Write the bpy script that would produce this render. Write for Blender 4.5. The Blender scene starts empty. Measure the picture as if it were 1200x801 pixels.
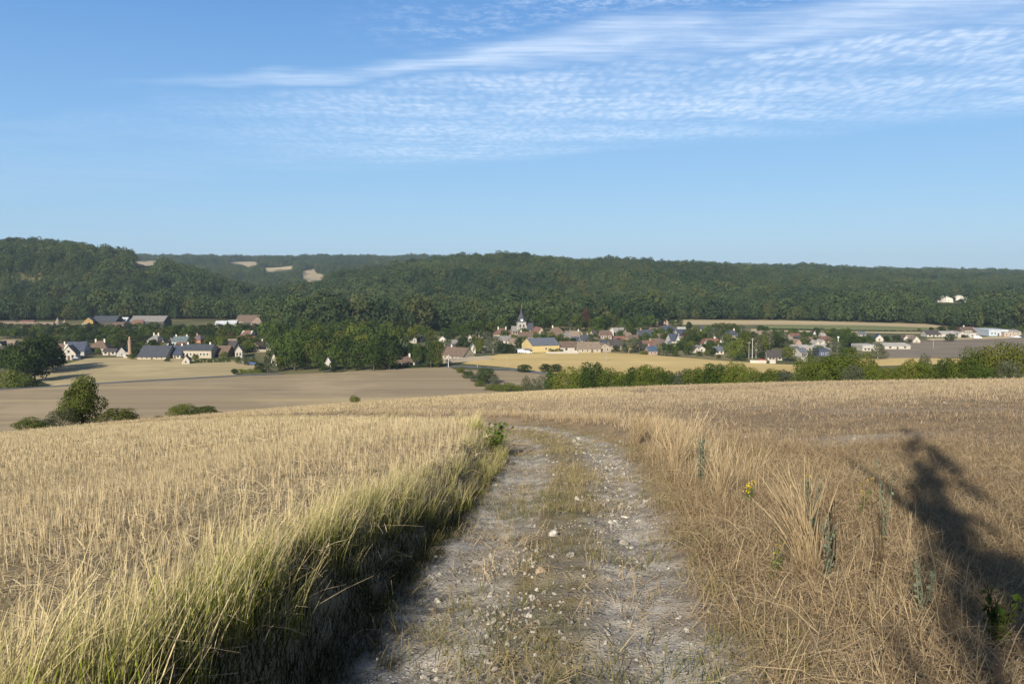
import bpy, math, random
import numpy as np
from mathutils import Vector, Matrix

C = bpy.context.scene.collection
SC = bpy.context.scene
rng = np.random.default_rng(11)
random.seed(5)

# ------------------------------------------------------------------ camera, sky, sun, exposure
EYE = 1.6
PITCH = math.atan(75.5 / 1000)
cam_d = bpy.data.cameras.new('camera')
cam = bpy.data.objects.new('camera', cam_d)
C.objects.link(cam)
cam.location = (0, 0, EYE)
cam.rotation_euler = (math.pi / 2 - PITCH, 0, 0)
cam_d.sensor_width = 36
cam_d.lens = 30
cam_d.clip_start = 0.05
cam_d.clip_end = 20000
SC.camera = cam

SUN_EL = math.radians(26)
SHADOW_AZ = math.radians(21.5)          # shadows run forward and to the right
SUN_DIR = Vector((-math.sin(SHADOW_AZ) * math.cos(SUN_EL), -math.cos(SHADOW_AZ) * math.cos(SUN_EL), math.sin(SUN_EL)))
sun_d = bpy.data.lights.new('sun', 'SUN')
sun_d.energy = 5.0
sun_d.angle = math.radians(0.5)
sun_d.color = (1.0, 0.91, 0.77)
sun = bpy.data.objects.new('sun', sun_d)
sun.rotation_euler = SUN_DIR.to_track_quat('Z', 'Y').to_euler()
C.objects.link(sun)

SC.view_settings.view_transform = 'Standard'
SC.view_settings.look = 'None'
SC.view_settings.gamma = 1
SC.view_settings.exposure = 0.70
SC.cycles.max_bounces = 6
SC.cycles.diffuse_bounces = 2
SC.cycles.transmission_bounces = 3
SC.cycles.transparent_max_bounces = 4
SC.cycles.volume_bounces = 0


class NT:
    """small helper for node trees"""
    def __init__(s, t):
        s.t = t
    def n(s, typ, ins=None, **kw):
        nd = s.t.nodes.new(typ)
        for k, v in kw.items():
            setattr(nd, k, v)
        for k, v in (ins or {}).items():
            sk = nd.inputs[k]
            if isinstance(v, bpy.types.NodeSocket):
                s.t.links.new(v, sk)
            else:
                sk.default_value = v
        return nd
    def math(s, op, a, b=0.0, c=None, clamp=False):
        d = {0: a, 1: b}
        if c is not None:
            d[2] = c
        return s.n('ShaderNodeMath', d, operation=op, use_clamp=clamp).outputs[0]
    def mix(s, f, a, b, blend='MIX'):
        nd = s.n('ShaderNodeMix', data_type='RGBA', blend_type=blend)
        for i, v in ((0, f), (6, a), (7, b)):
            if isinstance(v, bpy.types.NodeSocket):
                s.t.links.new(v, nd.inputs[i])
            else:
                nd.inputs[i].default_value = v if i == 0 else (tuple(v) + (1,))[:4]
        return nd.outputs[2]
    def ss(s, v, a, b, lo=0.0, hi=1.0):
        return s.n('ShaderNodeMapRange', {0: v, 1: a, 2: b, 3: lo, 4: hi}, interpolation_type='SMOOTHSTEP').outputs[0]
    def noise(s, vec, scale, detail=4, rough=0.55, dist=0.0):
        return s.n('ShaderNodeTexNoise', {'Vector': vec, 'Scale': scale, 'Detail': detail, 'Roughness': rough, 'Distortion': dist}).outputs[0]


world = bpy.data.worlds.new('World')
SC.world = world
world.use_nodes = True
world.node_tree.nodes.clear()
W = NT(world.node_tree)
sky = W.n('ShaderNodeTexSky', sky_type='NISHITA', sun_disc=False)
sky.sun_elevation = SUN_EL
sky.sun_rotation = math.atan2(SUN_DIR.x, SUN_DIR.y)
sky.air_density = 1.0
sky.dust_density = 0.25
sky.ozone_density = 2.2
sky.altitude = 150
tc = W.n('ShaderNodeTexCoord')
sep = W.n('ShaderNodeSeparateXYZ', {0: tc.outputs['Generated']})
dz = W.math('MAXIMUM', sep.outputs[2], 0.03)
px_ = W.math('DIVIDE', sep.outputs[0], dz)
py_ = W.math('DIVIDE', sep.outputs[1], dz)
pv = W.n('ShaderNodeCombineXYZ', {0: px_, 1: py_, 2: 0.0}).outputs[0]
wob = W.math('MULTIPLY', W.math('SUBTRACT', W.noise(pv, 0.8, 3), 0.5), 1.5)
pyw = W.math('ADD', py_, wob)
# the cirrus streak: a line falling to the right across the cloud layer
ca = W.math('ADD', pyw, W.math('MULTIPLY', px_, 0.40))        # streak axis about 3.95
lo_w = W.ss(px_, -2.4, 1.6, 0.09, 0.27)
sd = W.math('DIVIDE', W.math('ABSOLUTE', W.math('SUBTRACT', ca, W.ss(px_, -2.0, 1.9, 3.92, 3.92))), lo_w)
streak = W.math('MULTIPLY', W.ss(W.math('ADD', sd, W.math('MULTIPLY', W.math('SUBTRACT', W.noise(W.n('ShaderNodeMapping', {0: pv, 2: (0, 0, math.radians(-22)), 3: (1.0, 5.0, 1.0)}).outputs[0], 2.6, 6, .65), .5), 1.6)), 0.1, 2.0, .92, 0.0), W.ss(px_, -2.3, -0.6, 0.0, 1.0))
stretch = W.n('ShaderNodeMapping', {0: pv, 2: (0, 0, math.radians(-20)), 3: (0.5, 2.0, 1.0)}).outputs[0]
streak = W.math('MULTIPLY', streak, W.ss(W.noise(stretch, 2.0, 5), 0.25, 0.65, 0.62, 1.0))
# the dappled sheet below and above it
band_lo = W.math('ADD', pyw, W.math('MULTIPLY', px_, 0.62))
sheet = W.math('MULTIPLY', W.ss(ca, 4.05, 4.45), W.ss(band_lo, 6.0, 7.8, 1.0, 0.0))
sheet = W.math('MULTIPLY', sheet, W.ss(px_, -2.6, 0.2, 0.15, 1.0))
cells = W.n('ShaderNodeTexVoronoi', {'Vector': W.n('ShaderNodeMapping', {0: W.n('ShaderNodeVectorMath', {0: pv, 1: W.n('ShaderNodeVectorMath', {0: W.n('ShaderNodeTexNoise', {'Vector': pv, 'Scale': 2.5}).outputs[1], 3: .14}, operation='SCALE').outputs[0]}, operation='ADD').outputs[0], 2: (0, 0, math.radians(14)), 3: (2.2, .95, 1)}).outputs[0], 'Scale': 11.0, 'Randomness': 0.95}, feature='SMOOTH_F1').outputs[0]
dap = W.ss(W.math('ADD', cells, W.math('MULTIPLY', W.noise(pv, 9, 4), 0.55)), 0.46, 0.95, 1.0, 0.46)
sheet = W.math('MULTIPLY', sheet, W.math('MULTIPLY', dap, W.ss(W.noise(stretch, 1.1, 4), 0.30, 0.62, 0.35, 1.0)))
upper = W.math('MULTIPLY', W.ss(ca, 2.9, 3.15), W.ss(ca, 3.3, 3.65, 1.0, 0.0))
upper = W.math('MULTIPLY', W.math('MULTIPLY', upper, W.ss(W.noise(pv, 12, 5, 0.7), 0.42, 0.66)), W.ss(px_, -0.9, 0.4, 0.0, 0.8))
wisps = W.math('MULTIPLY', W.ss(W.noise(stretch, 1.6, 6, 0.6), 0.60, 0.78), W.math('MULTIPLY', W.ss(py_, 7.5, 6.0), 0.35))
wisps = W.math('MULTIPLY', wisps, W.ss(ca, 4.2, 5.0))
cl = W.math('MAXIMUM', W.math('MAXIMUM', streak, sheet), W.math('MAXIMUM', upper, wisps))
fib = W.n('ShaderNodeMapping', {0: pv, 2: (0, 0, math.radians(-22)), 3: (1.1, 9.0, 1.0)}).outputs[0]
cl = W.math('MULTIPLY', cl, W.ss(W.noise(fib, 2.2, 7, .68, .6), .30, .66, .58, 1.0))
cl = W.math('MULTIPLY', cl, W.ss(W.noise(pv, 1.7, 6, .6), .28, .60, .45, 1.0))
cl = W.math('MULTIPLY', cl, 0.66, clamp=True)
# clear summer air: the low sun's yellow horizon is replaced by the pale blue one of the day
ramp = W.n('ShaderNodeValToRGB', {0: W.math('MAXIMUM', sep.outputs[2], 0.0)})
el = ramp.color_ramp.elements
el[0].position = 0.0; el[0].color = (.335, .560, .780, 1)
el[1].position = 1.0; el[1].color = (.018, .055, .165, 1)
for ps, cc in ((.06, (.300, .535, .790, 1)), (.17, (.215, .455, .805, 1)), (.32, (.100, .290, .680, 1)), (.52, (.040, .125, .330, 1))):
    e = el.new(ps); e.color = cc
grad = W.n('ShaderNodeVectorMath', {0: ramp.outputs[0], 3: 6.0}, operation='SCALE').outputs[0]
sunside = W.ss(sep.outputs[1], -.75, .35, 1.0, 0.0)      # whiter air on the sun's side of the sky
grad = W.mix(W.math('MULTIPLY', sunside, .75), grad, (1.15, 1.25, 1.35))
grade = W.mix(0.85, sky.outputs[0], grad)
skyc = W.mix(cl, grade, (5.6, 6.3, 7.2))
bg = W.n('ShaderNodeBackground', {0: skyc, 1: 0.105})
wo = W.n('ShaderNodeOutputWorld', {0: bg.outputs[0]})


# ------------------------------------------------------------------ noise and the shape of the land
def vnoise(x, y, seed=0):
    x = np.asarray(x, float); y = np.asarray(y, float)
    xi = np.floor(x).astype(np.int64); yi = np.floor(y).astype(np.int64)
    fx = x - xi; fy = y - yi
    fx = fx * fx * (3 - 2 * fx); fy = fy * fy * (3 - 2 * fy)
    def h(a, b):
        n = (a * 374761393 + b * 668265263 + seed * 1442695041) & 0x7fffffff
        n = ((n ^ (n >> 13)) * 1274126177) & 0x7fffffff
        return ((n ^ (n >> 16)) & 0xffff) / 65535.0
    a = h(xi, yi) * (1 - fx) + h(xi + 1, yi) * fx
    b = h(xi, yi + 1) * (1 - fx) + h(xi + 1, yi + 1) * fx
    return a * (1 - fy) + b * fy - 0.5

def fbm(x, y, seed=0, o=3):
    s = 0; a = 1.0
    for i in range(o):
        s = s + a * vnoise(np.asarray(x) * 2 ** i, np.asarray(y) * 2 ** i, seed + i)
        a *= .5
    return s

def sstep(v, a, b):
    t = np.clip((v - a) / (b - a), 0, 1)
    return t * t * (3 - 2 * t)

# the track, as a centre line on the plan
TRACK = np.array([(-0.1, -60), (0.0, -6), (0.05, 0), (0.10, 3.8), (0.20, 5.0), (0.33, 6.3), (0.55, 8.3), (0.78, 11), (0.88, 14), (0.70, 16.4), (0.05, 19.0), (-1.4, 22),
                  (-4.4, 27), (-10, 34.5), (-18.6, 42), (-40, 54), (-70, 66)])

def smooth_poly(P, n=3):
    for _ in range(n):
        Q = [P[0]]
        for a, b in zip(P[:-1], P[1:]):
            Q += [a * .75 + b * .25, a * .25 + b * .75]
        Q.append(P[-1]); P = np.array(Q)
    return P
TRK = smooth_poly(TRACK, 2)

def lateral(x, y):
    """signed distance from the track's centre line, positive on its right; and the y of the nearest point"""
    x = np.asarray(x, float); y = np.asarray(y, float)
    best = np.full(x.shape, 1e9); sg = np.zeros(x.shape)
    for a, b in zip(TRK[:-1], TRK[1:]):
        d = b - a; L2 = d @ d
        t = np.clip(((x - a[0]) * d[0] + (y - a[1]) * d[1]) / L2, 0, 1)
        qx = x - (a[0] + t * d[0]); qy = y - (a[1] + t * d[1])
        ds = np.hypot(qx, qy)
        cr = d[0] * qy - d[1] * qx
        m = ds < best
        best = np.where(m, ds, best); sg = np.where(m, np.where(cr < 0, 1.0, -1.0), sg)
    return best * sg

U_ = [-1.3, -.75, -.6, -.5, -.45, -.4, -.3, -.2, -.12, -.05, .02, .1, .25, .4, .6, .75, 1.3]
FOOT = [850, 850, 860, 870, 880, 900, 930, 900, 880, 860, 850, 850, 860, 870, 880, 890, 900]
# crest heights over the camera and the crests' distances: the wooded hill at the west, the long hill in the middle, the plateau behind
H1 = [58, 54, 40, 33, 22, 4, -30, -38, -38, -38, -38, -38, -38, -38, -38, -38, -38]
C1 = [1300, 1300, 1280, 1260, 1240, 1200, 1150, 1150, 1150, 1150, 1150, 1150, 1150, 1150, 1150, 1150, 1150]
H2 = [-38, -38, -38, -38, -38, -36, -31, -8, 9, 17, 19, 16, 9, 6, 1, -3, -6]
C2 = [1500, 1500, 1500, 1500, 1500, 1500, 1500, 1480, 1450, 1430, 1420, 1450, 1700, 2100, 2700, 2900, 3000]
H3 = [70, 68, 66, 65, 64, 63, 62, 61, 60, 56, 52, 46, 30, 18, 2, -3, -6]

def valley_hills(x, y):
    yy = np.maximum(y, 1.0)
    u = np.clip(x / yy, -1.3, 1.3)
    f = np.interp(u, U_, FOOT)
    h1 = np.interp(u, U_, H1); c1 = np.interp(u, U_, C1)
    h2 = np.interp(u, U_, H2); c2 = np.interp(u, U_, C2); h3 = np.interp(u, U_, H3)
    def lay(h, a, c, p=1.0):
        t = np.clip((y - a) / (c - a), 0, 1)
        return (h + 38.0) * (1 - (1 - t) ** 1.6) * sstep(t, 0, .18) ** .5
    l1 = lay(h1, f, c1); l2 = lay(h2, f + 10, c2)
    t3 = np.clip((y - 1250) / (3300 - 1250), 0, 1)
    l3 = (h3 + 38.0) * (t3 * t3 * (3 - 2 * t3)) ** .8
    m = np.maximum(np.maximum(l1, l2), l3)
    m = m + np.where(m > 0.5, np.minimum(m, 30) / 30 * (9 * fbm(x / 170, y / 170, 3) + 5 * vnoise(x / 60, y / 60, 9)), 0)
    return m

def land(x, y):
    """the land without the track's own relief"""
    x = np.asarray(x, float); y = np.asarray(y, float)
    yc = np.maximum(y, 0)
    h = -(0.098 * y + 0.00025 * yc * yc) + 0.054 * x - 0.00072 * np.minimum(x * x, 250000.0)
    h = np.maximum(h, -400)
    v = -38.0 + 0.5 * fbm(x / 140, y / 140, 21)
    b = .5 * (h + v + np.sqrt((h - v) ** 2 + 16))
    far = np.where(y > 700, valley_hills(x, y), 0)
    return b + far

def ground(x, y):
    x = np.asarray(x, float); y = np.asarray(y, float)
    z = land(x, y)
    near = 1 - sstep(np.hypot(x, y), 70, 110)
    s = lateral(x, y)
    bank = np.interp(y, [-5, 14, 22, 40], [.50, .44, .22, .05]) * sstep(-s, 1.08, 1.46) * (1 - .8 * sstep(-s, 2.2, 8))
    berm = 0.10 * sstep(s, .95, 1.6) * (1 - sstep(s, 2.4, 4.0))
    rut = -0.045 * (np.exp(-((s - .58) / .22) ** 2) + np.exp(-((s + .58) / .22) ** 2))
    onT = 1 - sstep(np.abs(s), .9, 1.2)
    rough = 0.05 * fbm(x * 1.3, y * 1.3, 5) + 0.03 * fbm(x * 4, y * 4, 6, 2) + onT * 0.022 * fbm(x * 11, y * 11, 8, 2)
    return z + near * (bank + berm + rut + rough)

def ray(px, py):
    """direction (per metre of depth) through a point of the 1200 x 801 picture"""
    X = (px - 600) / 1000; Y = -(py - 400.5) / 1000
    d = np.array([X, math.cos(PITCH) + Y * math.sin(PITCH), -math.sin(PITCH) + Y * math.cos(PITCH)])
    return d / d[1]

_YS = np.concatenate([np.linspace(2, 90, 900), np.linspace(90, 1200, 2400), np.linspace(1200, 5000, 1900)])
def at(px, py, ymin=0.0):
    """the point of the ground seen at (px, py), not nearer than ymin"""
    d = ray(px, py)
    ys = _YS[_YS >= ymin]
    below = EYE + d[2] * ys - land(d[0] * ys, ys) < 0
    k = int(np.argmax(below)) if below.any() else len(ys) - 1
    lo, hi = ys[max(k - 1, 0)], ys[k]
    for _ in range(18):
        m = .5 * (lo + hi)
        if EYE + d[2] * m - float(land(d[0] * m, m)) < 0: hi = m
        else: lo = m
    return float(d[0] * hi), float(hi)

def depth_x(px, y):
    return float(ray(px, 325)[0] * y)

# ------------------------------------------------------------------ mesh and object helpers
def mesh_np(name, V, F, mat=None, attrs=None, smooth=False, mats=None):
    V = np.asarray(V, np.float32).reshape(-1, 3); F = np.asarray(F, np.int32)
    me = bpy.data.meshes.new(name)
    k = F.shape[1] if len(F) else 4
    me.vertices.add(len(V)); me.vertices.foreach_set('co', V.ravel())
    if len(F):
        me.loops.add(F.size); me.loops.foreach_set('vertex_index', F.ravel())
        me.polygons.add(len(F)); me.polygons.foreach_set('loop_start', np.arange(0, F.size, k, dtype=np.int32))
    for an, (ty, arr) in (attrs or {}).items():
        a = me.attributes.new(an, ty, 'POINT')
        a.data.foreach_set('vector' if ty == 'FLOAT_VECTOR' else 'value', np.asarray(arr).ravel().astype(np.int32 if ty == 'INT' else np.float32))
    me.update(calc_edges=True)
    if smooth and len(F):
        me.polygons.foreach_set('use_smooth', np.ones(len(F), bool))
    if mat: me.materials.append(mat)
    return me

def link(name, me, parent=None, loc=None):
    o = bpy.data.objects.new(name, me)
    C.objects.link(o)
    if parent: o.parent = parent
    if loc is not None: o.location = loc
    return o

def tag(o, label=None, cat=None, group=None, kind=None):
    if label: o['label'] = label
    if cat: o['category'] = cat
    if group: o['group'] = group
    if kind: o['kind'] = kind
    return o

def root(name, loc, rz, label, cat, group=None):
    o = bpy.data.objects.new(name, None)
    o.empty_display_size = .5
    C.objects.link(o)
    o.location = loc; o.rotation_euler = (0, 0, rz)
    return tag(o, label, cat, group)

class MB:
    """collects boxes, prisms and tubes into one mesh"""
    def __init__(s): s.v = []; s.f = []
    def add(s, v, f):
        k = len(s.v); s.v += [tuple(p) for p in v]; s.f += [tuple(i + k for i in q) for q in f]
    def box(s, x0, x1, y0, y1, z0, z1):
        s.add([(x0, y0, z0), (x1, y0, z0), (x1, y1, z0), (x0, y1, z0), (x0, y0, z1), (x1, y0, z1), (x1, y1, z1), (x0, y1, z1)],
              [(0, 3, 2, 1), (4, 5, 6, 7), (0, 1, 5, 4), (1, 2, 6, 5), (2, 3, 7, 6), (3, 0, 4, 7)])
    def tube(s, pts, r, n=6):
        pts = [Vector(p) for p in pts]; rs = r if isinstance(r, (list, tuple)) else [r] * len(pts)
        k = len(s.v)
        for i, p in enumerate(pts):
            t = (pts[min(i + 1, len(pts) - 1)] - pts[max(i - 1, 0)]).normalized()
            a = t.orthogonal().normalized(); b = t.cross(a)
            for j in range(n):
                w = 2 * math.pi * j / n
                s.v.append(tuple(p + a * math.cos(w) * rs[i] + b * math.sin(w) * rs[i]))
        for i in range(len(pts) - 1):
            for j in range(n):
                s.f.append((k + i * n + j, k + i * n + (j + 1) % n, k + (i + 1) * n + (j + 1) % n, k + (i + 1) * n + j))
        s.f.append(tuple(k + j for j in reversed(range(n)))); e = k + (len(pts) - 1) * n
        s.f.append(tuple(e + j for j in range(n)))
    def mesh(s, name, mat, smooth=False):
        me = bpy.data.meshes.new(name); me.from_pydata(s.v, [], s.f); me.update()
        if smooth:
            for p in me.polygons: p.use_smooth = True
        me.materials.append(mat)
        return me

# ------------------------------------------------------------------ materials
def new_mat(name):
    m = bpy.data.materials.new(name); m.use_nodes = True; m.node_tree.nodes.clear()
    return m, NT(m.node_tree)

def finish(N, bsdf, bump=None):
    N.n('ShaderNodeOutputMaterial', {0: bsdf})

def principled(N, col, rough=0.8, bump=None, dist=0.02, strength=1.0, spec=0.3):
    d = {'Base Color': col, 'Roughness': rough, 'Specular IOR Level': spec}
    if bump is not None:
        d['Normal'] = N.n('ShaderNodeBump', {'Strength': strength, 'Distance': dist, 'Height': bump}).outputs[0]
    return N.n('ShaderNodeBsdfPrincipled', d).outputs[0]

def c4(c): return tuple(c) + (1.0,)

def leaf_mat(name, dark, light, warm=(0.10, 0.085, 0.02), trans=0.25, warm_amt=0.35, stands=False):
    m, N = new_mat(name)
    oi = N.n('ShaderNodeObjectInfo')
    g = N.n('ShaderNodeNewGeometry')
    if stands:      # woodland: neighbouring trees of one kind share a tone
        st = N.ss(N.noise(oi.outputs['Location'], .0055, 5, .65), .38, .62)
        f = N.math('ADD', N.math('ADD', N.math('MULTIPLY', oi.outputs['Random'], .40), N.math('MULTIPLY', g.outputs['Random Per Island'], .22)), N.math('MULTIPLY', st, .42), clamp=True)
    else:
        f = N.math('ADD', N.math('MULTIPLY', oi.outputs['Random'], .6), N.math('MULTIPLY', g.outputs['Random Per Island'], .45), clamp=True)
    col = N.mix(f, dark, light)
    wn = N.n('ShaderNodeTexWhiteNoise', {'W': N.math('MULTIPLY', oi.outputs['Random'], 77.7)}, noise_dimensions='1D').outputs[0]
    col = N.mix(N.ss(wn, .62, 1.0, 0, warm_amt), col, warm)
    a = N.n('ShaderNodeBsdfDiffuse', {0: col}).outputs[0]
    b = N.n('ShaderNodeBsdfTranslucent', {0: N.mix(.5, col, (0.10, 0.14, 0.02))}).outputs[0]
    finish(N, N.n('ShaderNodeMixShader', {0: trans, 1: a, 2: b}).outputs[0])
    return m

LEAF_FOREST = leaf_mat('forest_foliage', (0.014, 0.034, 0.019), (0.088, 0.122, 0.048), warm=(.12, .115, .035), warm_amt=.5, stands=True)
LEAF_TREE = leaf_mat('tree_foliage', (0.026, 0.046, 0.014), (0.075, 0.110, 0.026))
LEAF_HEDGE = leaf_mat('hedge_foliage', (0.044, 0.068, 0.015), (0.135, 0.160, 0.030), warm=(.16, .14, .035))
LEAF_DARK = leaf_mat('dark_foliage', (0.016, 0.030, 0.012), (0.040, 0.060, 0.020), warm_amt=.1)
LEAF_GREY = leaf_mat('grey_foliage', (0.055, 0.070, 0.045), (0.115, 0.125, 0.075), warm_amt=.2)
LEAF_BLUE = leaf_mat('blue_green_foliage', (0.06, 0.085, 0.065), (0.13, 0.16, 0.12), warm_amt=0)
LEAF_RED = leaf_mat('copper_foliage', (0.05, 0.022, 0.02), (0.09, 0.045, 0.03), warm_amt=0)

def bark_mat(name, c):
    m, N = new_mat(name)
    g = N.n('ShaderNodeTexCoord').outputs['Object']
    n = N.noise(g, 6, 5)
    finish(N, principled(N, N.mix(n, [k * .6 for k in c], [k * 1.3 for k in c]), .9, n, .02))
    return m
BARK = bark_mat('bark', (0.10, 0.085, 0.065))
BARK_PALE = bark_mat('pale_bark', (0.34, 0.31, 0.26))

def straw_mat(name, a, b, base, tip_gain=1.0, trans=.22, green=None, green_amt=0.0, patch=0.0):
    """grass and straw: 't' runs from the root (0) to the tip (1)"""
    m, N = new_mat(name)
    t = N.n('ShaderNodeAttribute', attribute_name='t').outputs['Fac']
    oi = N.n('ShaderNodeObjectInfo')
    g = N.n('ShaderNodeNewGeometry')
    f = N.math('ADD', N.math('MULTIPLY', oi.outputs['Random'], .35), N.math('MULTIPLY', g.outputs['Random Per Island'], .65))
    col = N.mix(f, a, b)
    if green:
        wn = N.n('ShaderNodeTexWhiteNoise', {'W': N.math('MULTIPLY', g.outputs['Random Per Island'], 91.7)}, noise_dimensions='1D').outputs[0]
        ga = N.n('ShaderNodeAttribute', attribute_name='green', attribute_type='INSTANCER').outputs['Fac']
        gf = N.math('MULTIPLY', N.ss(N.math('ADD', t, N.math('MULTIPLY', wn, .5)), .40, 1.18, 1.0, 0.0), ga, clamp=True)
        col = N.mix(gf, col, green)
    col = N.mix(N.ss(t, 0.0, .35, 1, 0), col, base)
    d = N.n('ShaderNodeBsdfDiffuse', {0: col}).outputs[0]
    tr = N.n('ShaderNodeBsdfTranslucent', {0: col}).outputs[0]
    finish(N, N.n('ShaderNodeMixShader', {0: trans, 1: d, 2: tr}).outputs[0])
    return m

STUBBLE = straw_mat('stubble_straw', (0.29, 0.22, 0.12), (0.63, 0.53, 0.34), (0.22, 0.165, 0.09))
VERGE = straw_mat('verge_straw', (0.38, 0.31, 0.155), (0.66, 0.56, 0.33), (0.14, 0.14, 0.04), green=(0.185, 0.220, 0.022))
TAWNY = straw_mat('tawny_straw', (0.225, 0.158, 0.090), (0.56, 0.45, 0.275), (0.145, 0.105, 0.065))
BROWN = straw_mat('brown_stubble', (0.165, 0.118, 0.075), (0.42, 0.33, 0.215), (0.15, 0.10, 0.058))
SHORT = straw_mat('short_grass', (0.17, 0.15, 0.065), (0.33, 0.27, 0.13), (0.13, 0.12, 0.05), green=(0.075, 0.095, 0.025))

def soil_noise(N):
    p = N.n('ShaderNodeNewGeometry').outputs['Position']
    return p

def ground_mat():
    m, N = new_mat('ground')
    p = soil_noise(N)
    s = N.n('ShaderNodeAttribute', attribute_name='lat').outputs['Fac']
    nz = N.math('SUBTRACT', N.noise(p, 2.2, 5, .6), .5)
    sn = N.math('ADD', s, N.math('MULTIPLY', nz, .55))
    fine = N.noise(p, 28, 6, .65)
    mid = N.noise(p, 4.5, 5, .6)
    big = N.noise(p, .35, 4, .55)
    # chalky track
    chalk = N.mix(N.ss(mid, .35, .68), (0.22, 0.195, 0.155), (0.44, 0.405, 0.345))
    chalk = N.mix(N.ss(fine, .52, .74), chalk, (0.095, 0.078, 0.055))
    vor = N.n('ShaderNodeTexVoronoi', {'Vector': p, 'Scale': 34.0}, feature='F1')
    peb = N.ss(vor.outputs['Distance'], .18, .42, 1, 0)
    pebsel = N.ss(N.noise(p, 1.6, 3), .45, .62)
    chalk = N.mix(N.math('MULTIPLY', N.math('MULTIPLY', peb, pebsel), .8), chalk, N.mix(vor.outputs['Color'], (0.2, .175, .14), (0.56, .53, .47)))
    strip = N.math('MULTIPLY', N.ss(N.math('ABSOLUTE', sn), .16, .40, 1, 0), N.ss(mid, .35, .6, .4, 1))
    chalk = N.mix(strip, chalk, (0.17, 0.14, 0.075))
    # soil under the stubble
    left = N.mix(fine, (0.15, 0.115, 0.065), (0.40, 0.31, 0.185))
    left = N.mix(N.ss(big, .4, .65, 0, .45), left, (0.30, 0.235, 0.13))
    right = N.mix(fine, (0.13, 0.09, 0.055), (0.34, 0.26, 0.165))
    right = N.mix(N.ss(N.noise(p, .22, 5, .65), .45, .62, 0, .6), right, N.mix(fine, (.10, .07, .045), (.22, .165, .105)))
    right = N.mix(N.math('MULTIPLY', N.n('ShaderNodeAttribute', attribute_name='bare').outputs['Fac'], .85), right, N.mix(fine, (0.25, .20, .15), (0.48, .42, .34)))
    col = N.mix(N.ss(sn, -1.15, -.85), left, chalk)
    col = N.mix(N.ss(sn, .70, 1.10), col, right)
    farsoil = N.math('MULTIPLY', N.ss(N.n('ShaderNodeSeparateXYZ', {0: p}).outputs[1], 17.0, 30.0), N.ss(sn, .9, 1.6))
    col = N.mix(N.math('MULTIPLY', farsoil, .75), col, N.mix(fine, (.19, .145, .085), (.40, .32, .20)))
    # valley ground: gardens and rough grass
    vg = N.mix(N.ss(N.noise(p, .012, 4), .40, .62), (0.075, 0.085, 0.035), (0.24, 0.20, 0.10))
    vg = N.mix(N.noise(p, .08, 4), vg, (0.10, 0.10, 0.045))
    far = N.ss(N.n('ShaderNodeAttribute', attribute_name='far').outputs['Fac'], .2, .8)
    col = N.mix(far, col, vg)
    bump = N.math('ADD', N.math('MULTIPLY', fine, .6), N.math('MULTIPLY', peb, .5))
    finish(N, principled(N, col, .95, bump, .025, .8, spec=.12))
    return m

def field_mat(name, a, b, stripe_dir=0.0, stripe=.25, scale=.25, bright=None):
    m, N = new_mat(name)
    p = soil_noise(N)
    mp = N.n('ShaderNodeMapping', {0: p, 2: (0, 0, stripe_dir), 3: (.02, 1, 1)}).outputs[0]
    st = N.noise(mp, scale, 4, .6)
    col = N.mix(N.ss(st, .38, .62), a, b)
    col = N.mix(N.math('MULTIPLY', N.noise(p, 1.2, 5, .7), .5), col, [k * .72 for k in a])
    if bright:
        mp2 = N.n('ShaderNodeMapping', {0: p, 2: (0, 0, stripe_dir), 3: (.10, 1, 1)}).outputs[0]
        col = N.mix(N.ss(N.noise(mp2, .045, 3), .54, .66, 0, .75), col, bright)
    q = N.n('ShaderNodeSeparateXYZ', {0: N.n('ShaderNodeMapping', {0: p, 2: (0, 0, stripe_dir)}).outputs[0]})
    wy = N.math('ADD', q.outputs[1], N.math('MULTIPLY', N.noise(p, .02, 2), 9.0))
    fr = N.math('ABSOLUTE', N.math('SUBTRACT', N.math('FRACT', N.math('DIVIDE', wy, 17.0)), .5))
    line = N.math('MULTIPLY', N.ss(N.math('ABSOLUTE', N.math('SUBTRACT', fr, .05)), .012, .03, 1, 0), N.ss(N.noise(p, .05, 3), .42, .6))
    col = N.mix(N.math('MULTIPLY', line, .30), col, [k * .55 for k in a])
    col = N.mix(N.ss(N.noise(p, .022, 5, .65), .50, .68, 0, .40), col, [k * 1.28 for k in b])
    col = N.mix(N.ss(N.noise(p, .035, 5, .65), .56, .72, 0, .45), col, [k * .74 for k in a])
    finish(N, principled(N, col, .95, spec=.1))
    return m

def plain_mat(name, c, rough=.8, var=.25, scale=3.0, spec=.3, grime=.0):
    m, N = new_mat(name)
    g = N.n('ShaderNodeTexCoord').outputs['Object']
    n = N.noise(g, scale, 5, .6)
    col = N.mix(N.ss(n, .3, .7), [k * (1 - var) for k in c], [min(k * (1 + var * .6), .9) for k in c])
    n2 = N.noise(g, scale * .22, 3)
    col = N.mix(N.ss(n2, .45, .7, 0, .35), col, [k * .75 for k in c])
    finish(N, principled(N, col, rough, n, .01, .4, spec))
    return m

def roof_mat(name, c):
    m, N = new_mat(name)
    g = N.n('ShaderNodeTexCoord').outputs['Object']
    n = N.noise(g, 1.1, 5, .65)
    w = N.n('ShaderNodeTexWave', {'Vector': g, 'Scale': 1.1, 'Distortion': .6, 'Detail': 2.0}, wave_type='BANDS', bands_direction='Z').outputs[1]
    col = N.mix(N.ss(n, .3, .72), [k * .68 for k in c], [k * 1.25 for k in c])
    col = N.mix(N.math('MULTIPLY', w, .22), col, [k * .55 for k in c])
    finish(N, principled(N, col, .75, w, .02, .5, .35))
    return m

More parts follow.
